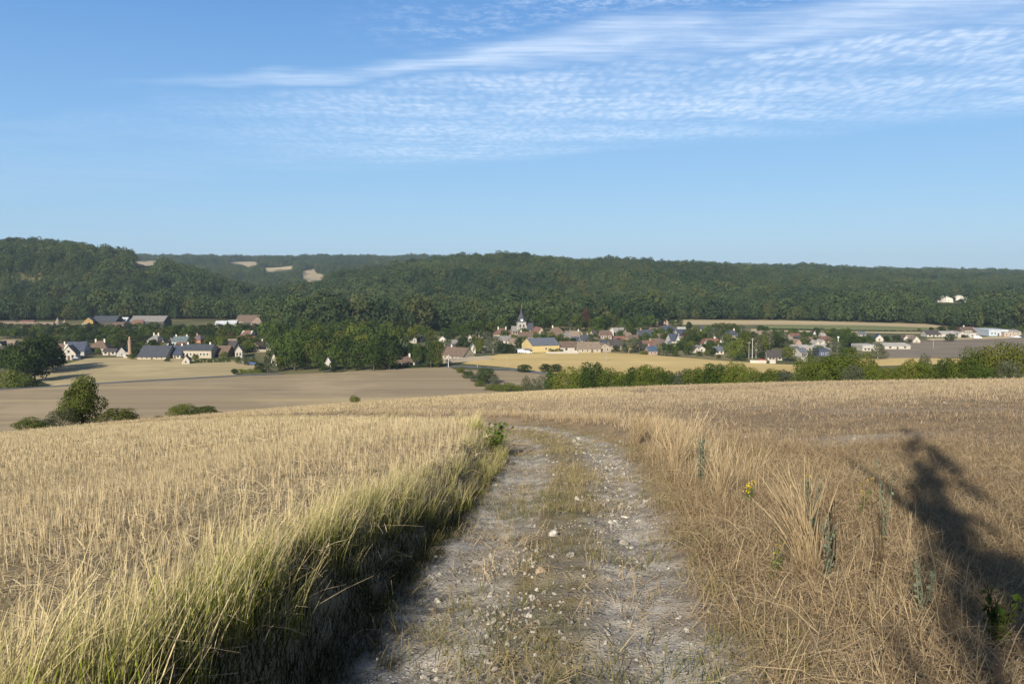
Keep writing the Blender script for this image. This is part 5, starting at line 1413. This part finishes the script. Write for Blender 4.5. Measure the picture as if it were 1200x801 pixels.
def put(name, protos, x, y, label, cat, smin=.8, smax=1.2, rz=None, green=None, scl=None, tilt=.05):
    n = len(x)
    z = ground(x, y)
    rot = np.stack([rng.normal(0, tilt, n), rng.normal(0, tilt, n), rng.uniform(0, 6.283, n) if rz is None else rng.normal(rz, .35, n)], 1)
    s = rng.uniform(smin, smax, n) if scl is None else scl
    return scatter(name, protos, np.stack([x, y, z], 1), rot, s, rng.integers(0, len(protos), n), label, cat, green)

# -- cut straw standing on the field beside the track: three sizes by distance
near_st = [blades('stub', STUBBLE, 7, .040, (.08, .21), .0060, 700 + i, lean=.15, segs=2, curl=1.0) for i in range(6)]
mid_st = [blades('stub', STUBBLE, 16, .13, (.07, .17), .009, 710 + i, lean=.18, segs=1, curl=1.0) for i in range(5)]
far_st = [blades('stub', STUBBLE, 26, .38, (.06, .15), .018, 720 + i, lean=.2, segs=1, curl=1.0) for i in range(4)]
litter = [blades('litter', STUBBLE, 12, .22, (.10, .34), .006, 730 + i, segs=2, lying=.5) for i in range(4)]
litter_f = [blades('litter', STUBBLE, 18, .5, (.2, .5), .016, 735 + i, segs=1, lying=.5) for i in range(3)]
ROW = 0.42
def baresoil(x, y): return fbm(x / 4.2 + 4, y / 2.0, 82, 2) + .30 * np.exp(-((x - 9.0) / 2.6) ** 2 - ((y - 15.5) / 2.6) ** 2)
def leftmask(x, y, e=-1.30):
    s = lateral(x, y)
    return s < e
x, y = jgrid(-12, 2, 2.0, 15, .155, .10, ROW); m = view(x, y) & leftmask(x, y) & (rng.uniform(0, 1, len(x)) < .80 + .7 * fbm(x * .9, y * .9, 61, 2))
put('stubble', near_st, x[m], y[m], 'golden cut straw stubble standing in rows beside the grass bank', 'stubble', .7, 1.2)
x, y = jgrid(-28, 2, 15, 38, .24, .20, ROW); m = view(x, y) & leftmask(x, y)
put('stubble_middle', mid_st, x[m], y[m], 'golden stubble spreading over the middle of the field', 'stubble', .7, 1.2)
x, y = jgrid(-66, 6, 38, 95, .62, .55, ROW); m = view(x, y)
put('stubble_crest', far_st, x[m], y[m], 'pale golden stubble along the crest of the field', 'stubble', .7, 1.2)
x, y = jgrid(-12, 2, 2.0, 16, .21, .21); m = view(x, y) & leftmask(x, y)
put('straw_litter', litter, x[m], y[m], 'loose straw lying between the stubble rows', 'straw', .8, 1.3)
x, y = jgrid(-30, 4, 16, 48, .6, .6); m = view(x, y) & leftmask(x, y)
put('straw_litter_further', litter_f, x[m], y[m], 'loose straw lying further up the golden field', 'straw', .8, 1.3)

# -- long grass on the bank, blown over the track
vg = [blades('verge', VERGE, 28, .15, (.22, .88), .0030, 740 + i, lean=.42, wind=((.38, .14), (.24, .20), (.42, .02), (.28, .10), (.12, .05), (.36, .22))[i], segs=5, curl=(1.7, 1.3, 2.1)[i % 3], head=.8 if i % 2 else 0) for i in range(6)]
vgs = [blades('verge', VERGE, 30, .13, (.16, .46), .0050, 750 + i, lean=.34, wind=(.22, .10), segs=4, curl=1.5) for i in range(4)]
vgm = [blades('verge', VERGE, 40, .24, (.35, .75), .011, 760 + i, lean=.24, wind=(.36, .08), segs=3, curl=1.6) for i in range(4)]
x, y = jgrid(-3.5, 2, 2.4, 14, .092, .092); s = lateral(x, y)
w_ = np.interp(y, [2.4, 5, 9, 14], [.46, .42, .34, .26]) * (1 + .7 * vnoise(y * 1.3, y * 0, 71))
e_ = np.interp(y, [3, 6, 8.5, 13], [-1.36, -1.34, -1.16, -1.06])
dens = sstep(s, e_ - w_ * 1.25, e_ - w_ * .2) * (1 - sstep(s, e_, e_ + .1))
m = m_ = rng.uniform(0, 1, len(x)) < dens * (.85 + .9 * vnoise(x * 1.9, y * 1.9, 79))
x, y, s = x[m], y[m], s[m]
gr = np.clip(sstep(s, e_[m_] - .42, e_[m_] - .02) * (1.05 + 1.7 * vnoise(x * .9, y * .9, 72)) * np.interp(y, [4, 6, 8, 11, 14], [1.1, .75, .6, .8, 1.0]), 0, 1.3)
hs = np.interp(s, [-2.6, -1.7, -1.2], [.34, .56, .56]) * rng.uniform(.45, 1.15, len(x)) * np.interp(y, [2, 4.5, 6.5, 9, 14], [.92, .85, .66, .48, .36])
put('verge_grass', vg, x, y, 'long dry grass on the bank leaning over the track', 'grass', rz=0.0, green=gr, scl=hs, tilt=.16)
m = rng.uniform(0, 1, len(x)) < .55
put('verge_undergrowth', vgs, x[m] + .05, y[m], 'short greener grass at the foot of the bank', 'grass', rz=0.0, green=np.clip(gr[m] + .45, 0, 1.4), scl=rng.uniform(.65, 1.15, m.sum()) * np.interp(y[m], [4, 7, 14], [1.0, .75, .6]))
SHADE_TONE = straw_mat('shade_toned_grass', (.030, .036, .013), (.055, .060, .022), (.022, .022, .010))  # shade put into the grass colour, deepening the shadow band below the bank
shade_tufts = [blades('foot', SHADE_TONE, 30, .10, (.05, .22), .0048, 755 + i, lean=.5, wind=(.15, .05), segs=3, curl=1.4) for i in range(3)]
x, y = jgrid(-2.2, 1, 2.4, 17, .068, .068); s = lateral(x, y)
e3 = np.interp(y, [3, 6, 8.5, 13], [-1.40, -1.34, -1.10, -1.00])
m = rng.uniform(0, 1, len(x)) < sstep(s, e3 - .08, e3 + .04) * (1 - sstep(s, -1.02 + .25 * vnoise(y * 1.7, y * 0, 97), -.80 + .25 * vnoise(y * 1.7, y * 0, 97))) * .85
put('shade_toned_foot_grass', shade_tufts, x[m], y[m], 'low grass coloured dark to deepen the shade at the bank foot', 'grass', rz=0.0, scl=rng.uniform(.6, 1.2, m.sum()) * np.interp(s[m], [-1.3, -.85], [1.0, .45]) * np.interp(y[m], [5, 9, 14], [1.0, .65, .45]))
x, y = jgrid(-24, 2.5, 13.5, 50, .19, .19); s = lateral(x, y)
w_ = .55 * (1 + .8 * vnoise(x * .7, y * .7, 73))
m = (s < -1.02) & (s > -1.06 - w_) & (rng.uniform(0, 1, len(x)) < .85) & view(x, y)
x, y, s = x[m], y[m], s[m]
put('verge_grass_bend', vgm, x, y, 'greenish grass rim where the track bends out of sight', 'grass', rz=0.0, green=np.clip(.75 + 1.1 * vnoise(x * .5, y * .5, 74), 0, 1.3), scl=rng.uniform(.40, .85, len(x)) * np.interp(y, [13, 20, 30], [.62, .42, .42]))

# -- tawny grass standing along the other side of the track, and the flattened mat in front of it
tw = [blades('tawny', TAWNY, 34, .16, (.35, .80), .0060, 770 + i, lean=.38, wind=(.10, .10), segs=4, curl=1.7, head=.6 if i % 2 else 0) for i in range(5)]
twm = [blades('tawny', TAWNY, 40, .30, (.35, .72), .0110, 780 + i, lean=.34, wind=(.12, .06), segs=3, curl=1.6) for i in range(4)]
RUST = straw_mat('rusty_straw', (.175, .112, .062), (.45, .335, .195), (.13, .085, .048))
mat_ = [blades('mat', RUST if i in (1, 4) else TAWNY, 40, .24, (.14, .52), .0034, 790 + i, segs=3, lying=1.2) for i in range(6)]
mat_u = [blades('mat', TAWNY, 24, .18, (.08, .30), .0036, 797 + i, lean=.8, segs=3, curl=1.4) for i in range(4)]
x, y = jgrid(.5, 5.5, 7.2, 20.5, .15, .15); s = lateral(x, y)
c0 = np.interp(y, [7.2, 9, 12, 16, 19], [1.45, 1.38, 1.42, 1.62, 1.7]); sg_ = np.interp(y, [7.2, 10, 14, 19], [.22, .30, .28, .22])
m = rng.uniform(0, 1, len(x)) < np.exp(-((s - c0 - .2) / sg_) ** 2) * (.60 + 1.1 * vnoise(x * 1.4, y * 1.4, 75)) * np.interp(y, [7.2, 9], [.35, 1.0])
put('tall_dry_grass', tw, x[m], y[m], 'tall tawny dry grass standing along the stony side of the track', 'grass', scl=rng.uniform(.40, 1.0, m.sum()) * np.interp(y[m], [7, 9, 13, 16, 20], [.55, .8, .85, .6, .4]))
x, y = jgrid(-22, 3, 18, 50, .26, .26); s = lateral(x, y)
m = (s > 1.25) & (s < 1.9 + .9 * vnoise(x * .5, y * .5, 76)) & (rng.uniform(0, 1, len(x)) < .8) & view(x, y)
put('tall_dry_grass_bend', twm, x[m], y[m], 'pale dry grass beyond the bend of the track', 'grass', scl=rng.uniform(.35, .8, m.sum()) * np.interp(y[m], [18, 30], [.6, .5]))
x, y = jgrid(.4, 6.5, 2.6, 12.5, .125, .125); s = lateral(x, y)
pat = sstep(s, .85, 1.35) * (1 - sstep(s, 2.9, 4.4) * .6)
m = (rng.uniform(0, 1, len(x)) < pat * (.75 + .8 * vnoise(x * 1.2, y * 1.2, 77))) & view(x, y)
put('flattened_grass', mat_, x[m], y[m], 'flattened tawny straw matted beside the track', 'grass', .7, 1.3)
x, y = jgrid(.4, 7.5, 2.6, 15, .20, .20); s = lateral(x, y)
m = (rng.uniform(0, 1, len(x)) < sstep(s, .9, 1.5) * (.6 + .9 * vnoise(x * 1.0, y * 1.0, 78))) & view(x, y)
put('ragged_grass', mat_u, x[m], y[m], 'ragged short tawny grass sticking out of the flattened straw', 'grass', scl=rng.uniform(.6, 1.3, m.sum()) * np.interp(s[m], [1.5, 3.2, 5], [1.0, .75, .5]))

# -- the brown stubble field
br = [blades('brown', BROWN, 10, .10, (.03, .10), .0056, 800 + i, lean=.6, segs=2, curl=1.1) for i in range(5)]
brl = [blades('brown', BROWN, 14, .24, (.10, .32), .0042, 806 + i, segs=2, lying=.6) for i in range(4)]
PALEB = straw_mat('pale_stubble', (.24, .185, .115), (.50, .41, .275), (.20, .15, .09))
brm = [blades('brown', BROWN, 20, .26, (.03, .10), .011, 812 + i, lean=.6, segs=1, curl=1.0) for i in range(4)]
brf = [blades('brown', PALEB, 26, .60, (.05, .13), .024, 818 + i, lean=.5, segs=1, curl=1.0) for i in range(4)]
x, y = jgrid(1, 13, 2.8, 15, .16, .15, .9); s = lateral(x, y); bare = baresoil(x, y)
m = (s > 1.7) & view(x, y) & (rng.uniform(0, 1, len(x)) < .74 - 2.4 * np.clip(bare - .16, 0, 1))
put('brown_stubble', br, x[m], y[m], 'short brown stubble of the field beside the dry grass', 'stubble', .7, 1.4)
x, y = jgrid(1, 14, 2.8, 17, .21, .21); s = lateral(x, y); bare = baresoil(x, y)
m = (s > 1.5) & view(x, y) & (rng.uniform(0, 1, len(x)) < .85 - 2.2 * np.clip(bare - .18, 0, 1))
put('brown_straw', brl, x[m], y[m], 'broken brown straw lying on the stubble field', 'straw', .8, 1.4)
x, y = jgrid(-6, 28, 15, 40, .34, .30, .9); s = lateral(x, y); bare = baresoil(x, y)
m = (s > 1.6) & view(x, y) & (rng.uniform(0, 1, len(x)) < .92 - 2.6 * np.clip(bare - .18, 0, 1) * (y < 20))
pale_ = rng.uniform(0, 1, len(x)) < np.maximum(sstep(y, 19, 30), 1 - sstep(x, 2.0, 5.5))
brp = [blades('pale', PALEB, 20, .26, (.04, .13), .011, 824 + i, lean=.5, segs=1, curl=1.0) for i in range(4)]
put('brown_stubble_middle', brm, x[m & ~pale_], y[m & ~pale_], 'brown stubble across the middle of the field', 'stubble', .7, 1.4)
put('pale_stubble_strip', brp, x[m & pale_], y[m & pale_], 'paler stubble beyond the bend of the track', 'stubble', .7, 1.4)
x, y = jgrid(-30, 72, 40, 100, .9, .8, .9); s = lateral(x, y)
m = (s > 1.6) & view(x, y)
put('brown_stubble_crest', brf, x[m], y[m], 'paler stubble along the far crest of the field', 'stubble', .7, 1.4)

# -- the track: thin grass, wispy strip, stones
tg = [blades('short', SHORT, 16, .09, (.04, .14), .0038, 830 + i, lean=.6, segs=3, curl=1.3) for i in range(5)]
tgd = [blades('wisp', TAWNY, 14, .12, (.10, .34), .0042, 836 + i, lean=.35, wind=(.12, .05), segs=3, curl=1.5, head=.4) for i in range(4)]
mat_t = [blades('thatch', TAWNY, 12, .16, (.08, .24), .0040, 842 + i, segs=2, lying=.6) for i in range(3)]
x, y = jgrid(-1.3, 3.2, 2.6, 21, .105, .105); s = lateral(x, y)
pat = .15 + 1.3 * fbm(x * 1.1, y * .8, 91, 2) + .65 * np.exp(-(s / .32) ** 2) * sstep(y, 4.5, 8) + .55 * sstep(np.abs(s), .78, 1.05)
m = (np.abs(s) < 1.25) & (rng.uniform(0, 1, len(x)) < pat)
put('track_grass', tg, x[m], y[m], 'sparse short grass growing through the chalky track', 'grass', green=np.clip(.55 + 1.6 * vnoise(x[m] * .8, y[m] * .8, 92), 0, 1.3), scl=rng.uniform(.6, 1.5, m.sum()) * np.interp(y[m], [8, 12, 18], [1, .8, .5]))
m = (np.abs(s + .05) < .62) & (rng.uniform(0, 1, len(x)) < (.42 * np.exp(-((s + .02) / .34) ** 2) * sstep(y, 6.2, 9.5) + .05) * (.8 + 1.2 * vnoise(x * .9, y * .6, 93)))
put('track_wisps', tgd, x[m], y[m], 'wispy tan grass on the ridge between the wheel ruts', 'grass', scl=rng.uniform(.5, 1.15, m.sum()) * np.interp(y[m], [6, 10, 13, 18], [.65, .55, .40, .30]))
m = (np.abs(s) < 1.3) & (rng.uniform(0, 1, len(x)) < .12 + .9 * vnoise(x * 1.3, y * 1.3, 94))
put('track_thatch', mat_t, x[m], y[m], 'dead grass bits lying on the chalky track', 'straw', .7, 1.3)

def stone(seed, mat):
    bmx = bmesh.new(); bmesh.ops.create_icosphere(bmx, subdivisions=2, radius=.5)
    r = np.random.default_rng(seed); dirs = r.normal(size=(9, 3)); dirs /= np.linalg.norm(dirs, axis=1, keepdims=True); cut = r.uniform(.24, .44, 9)
    for v in bmx.verts:
        p = np.array(v.co)
        for d, c in zip(dirs, cut):
            k = p @ d
            if k > c: p = p - d * (k - c)
        v.co = p * np.array([1.15, .9, .7])
    me = bpy.data.meshes.new('stone'); bmx.to_mesh(me); bmx.free(); me.materials.append(mat)
    return me
def stone_mat(name, a, b):
    m, N = new_mat(name)
    oi = N.n('ShaderNodeObjectInfo'); g = N.n('ShaderNodeTexCoord').outputs['Object']
    n = N.noise(g, 3.5, 5, .65)
    col = N.mix(oi.outputs['Random'], a, b)
    col = N.mix(N.ss(n, .42, .68), col, [k * .45 for k in a])
    finish(N, principled(N, col, .9, n, .05, .6, .2)); return m
ST_W = stone_mat('chalk_stone', (.27, .24, .195), (.56, .53, .47)); ST_F = stone_mat('flint_stone', (.10, .09, .085), (.30, .27, .23)); ST_R = stone_mat('rusty_stone', (.21, .155, .10), (.36, .29, .205))
stones = [stone(900 + i, m_) for i, m_ in enumerate((ST_W, ST_W, ST_W, ST_F, ST_F, ST_R))]
def put_stones(name, x, y, sc, label, pr):
    n = len(x); z = ground(x, y)
    scatter(name, stones, np.stack([x, y, z + sc * .02], 1), rng.uniform(0, 6.28, (n, 3)) * np.array([.15, .15, 1]), sc, rng.choice(6, n, p=pr), label, 'stones')
x, y = jgrid(-1.4, 2.6, 2.6, 15, .038, .038); s = lateral(x, y)
heap = np.exp(-((s + .30) / .30) ** 2) * sstep(y, 2.4, 3.2) * (1 - sstep(y, 6.2, 8.5)) + .45 * np.exp(-((s - .55) / .3) ** 2) + .10
m = (np.abs(s) < 1.15) & (rng.uniform(0, 1, len(x)) < heap * 1.15 * (.6 + 1.6 * vnoise(x * 2.2, y * 1.6, 95)))
put_stones('gravel', x[m], y[m], np.clip(rng.lognormal(-4.0, .45, m.sum()), .007, .045), 'small grey and white stones scattered over the track', (.22, .20, .18, .17, .15, .08))
x, y = jgrid(-1.4, 2.6, 2.9, 20, .12, .12); s = lateral(x, y)
heap = .8 * np.exp(-((s + .28) / .28) ** 2) * (1 - sstep(y, 5.6, 8)) + .95 * np.exp(-((s - .55) / .26) ** 2) * sstep(y, 6, 9) + .05
m = (np.abs(s) < 1.3) & (rng.uniform(0, 1, len(x)) < heap * .75)
put_stones('flints', x[m], y[m], np.clip(rng.lognormal(-3.2, .42, m.sum()), .02, .10), 'larger pale flints and chalk lumps in the wheel ruts', (.28, .26, .20, .11, .07, .08))
x, y = jgrid(3, 22, 5, 34, .8, .8); m = view(x, y) & (rng.uniform(0, 1, len(x)) < .22 + .9 * fbm(x / 5 + 4, y / 2.2, 82, 2))
put_stones('field_stones', x[m], y[m], np.clip(rng.lognormal(-3.0, .4, m.sum()), .03, .12), 'pale stones lying on the brown stubble field', (.3, .3, .3, .05, .03, .02))

# ------------------------------------------------------------------ weeds one can tell apart
STEM_B = straw_mat('thistle_stem', (.17, .20, .16), (.26, .30, .25), (.15, .17, .12))
STEM_G = straw_mat('weed_stem', (.10, .12, .05), (.18, .20, .08), (.10, .10, .05))
STEM_D = straw_mat('dead_stem', (.10, .065, .045), (.19, .13, .09), (.09, .06, .04))
LEAF_T = leaf_mat('thistle_leaf', (.10, .125, .085), (.19, .22, .155), warm_amt=0)
LEAF_W = leaf_mat('weed_leaf', (.06, .10, .02), (.13, .18, .04), warm_amt=0)
PETAL, _N = new_mat('yellow_petal'); finish(_N, _N.n('ShaderNodeBsdfDiffuse', {0: (.62, .46, .02, 1)}).outputs[0])
def weed(name, x, y, h, stems, leafmat, stemmat, leaf, nleaf, flower, label, cat='plant', spread=.3, seed=1, lean=(0, 0)):
    r = np.random.default_rng(seed)
    t = root(name, (x, y, float(ground(x, y)) - .01), 0, label, cat)
    m = MB(); LP, LN = [], []; FP = []
    for i in range(stems):
        a = r.uniform(0, 6.28); hh = h * r.uniform(.65, 1.05) if i else h; q = spread * hh * r.uniform(.2, 1)
        top = np.array([math.cos(a) * q + lean[0] * hh, math.sin(a) * q + lean[1] * hh, hh])
        md = top * np.array([.35, .35, .5]) + r.normal(0, .012, 3)
        m.tube([(r.normal(0, .012), r.normal(0, .012), 0), md, top], [.0042, .0032, .0016], 5)
        for j in range(nleaf):
            u = r.uniform(.08, .97); p = md * (u / .5) if u < .5 else md + (top - md) * ((u - .5) / .5)
            d = r.normal(size=3); d[2] *= .4; d /= np.linalg.norm(d)
            LP.append(p + d * leaf * .45); LN.append(np.cross(d, r.normal(size=3)))
        for j in range(flower): FP.append(top + r.normal(0, .018, 3))
        if not flower and r.uniform() < .6:
            for j in range(3):
                b = md + (top - md) * r.uniform(.2, .8); e = b + np.array([r.normal(0, .05), r.normal(0, .05), r.uniform(.05, .14)])
                m.tube([b, e], [.0022, .0012], 4)
    link('stem', m.mesh('stem', stemmat, True), t)
    if nleaf:
        V, F = quads(np.array(LP), np.array(LN), leaf, r); link('leaves', mesh_np('leaves', V, F, leafmat), t)
    if flower:
        V, F = quads(np.array(FP), np.array([[0, 0, 1.]] * len(FP)) + r.normal(size=(len(FP), 3)) * .5, .017, r); link('flower', mesh_np('flower', V, F, PETAL), t)
def gp(px, py): return at(px, py)
for i, (px, py, h, st, lb) in enumerate(((820, 580, .62, 9, 'bushy blue green thistle standing in tall dry grass by the track'), (952, 655, .50, 4, 'slim blue green thistle behind the dry tussock'), (1036, 655, .62, 3, 'tall thin thistle on the flattened straw near the shadow'),
                                   (968, 700, .42, 4, 'leafy grey green thistle at the foot of the dry tussock'), (1080, 752, .34, 3, 'small blue green thistle low in the flattened straw'))):
    x, y = gp(px, py); weed('thistle', x, y, h, st, LEAF_T, STEM_B, .024, 18, 0, lb, 'thistle', seed=20 + i, spread=.28)
for i, (px, py, h, st, nf, lb) in enumerate(((878, 606, .22, 7, 9, 'clump of yellow flowers at the edge of the straw'), (1008, 625, .34, 3, 4, 'small yellow flowered weed beside the thin thistle'), (944, 605, .30, 3, 3, 'few yellow flowers on thin stalks above the tussock'),
                                       (905, 690, .26, 4, 3, 'low yellow flowered weed in front of the tussock'))):
    x, y = gp(px, py); weed('flowering_weed', x, y, h, st, LEAF_W, STEM_G, .028, 8, nf, lb, 'wildflower', seed=40 + i)
for i, (px, py, h, st, lb) in enumerate(((975, 690, .55, 5, 'dark dead dock stalk rising beside the dry tussock'), (1026, 700, .44, 4, 'dark dead weed stalk in front of the thin thistle'))):
    x, y = gp(px, py); weed('dead_weed', x, y, h, st, LEAF_W, STEM_D, .02, 0, 0, lb, 'weed', seed=60 + i, spread=.12)
x, y = gp(1165, 785); weed('green_weed', x, y, .26, 9, LEAF_W, STEM_G, .04, 12, 0, 'green leafy weed in the shadow on the brown stubble', 'weed', seed=71, spread=.5)
x, y = gp(597, 536); weed('leafy_weed', x - .25, y, .55, 26, LEAF_W, STEM_G, .065, 18, 0, 'leafy green weed clump at the bend of the grass bank', 'weed', seed=72, spread=.75)
TUS = [blades('blades', TAWNY, 150, .10, (.35, .95), .0050, 960 + i, lean=.42, wind=w, segs=5, curl=1.8, head=.6) for i, w in enumerate(((-.28, .10), (.05, .12), (.15, 0)))]
for i, (px, py, k, sc, lb) in enumerate(((945, 690, 0, .78, 'big pale dry tussock leaning towards the track'), (790, 560, 1, .75, 'tall pale tussock among the dry grass by the stony rut'), (745, 525, 2, .75, 'pale tussock at the far end of the dry grass near the bend'), (845, 600, 1, .55, 'smaller dry tussock beside the bushy thistle'))):
    x, y = gp(px, py)
    o = link('grass_tussock', TUS[k], None, (x, y, float(ground(x, y)))); o.scale = (sc, sc, sc); tag(o, lb, 'tussock')
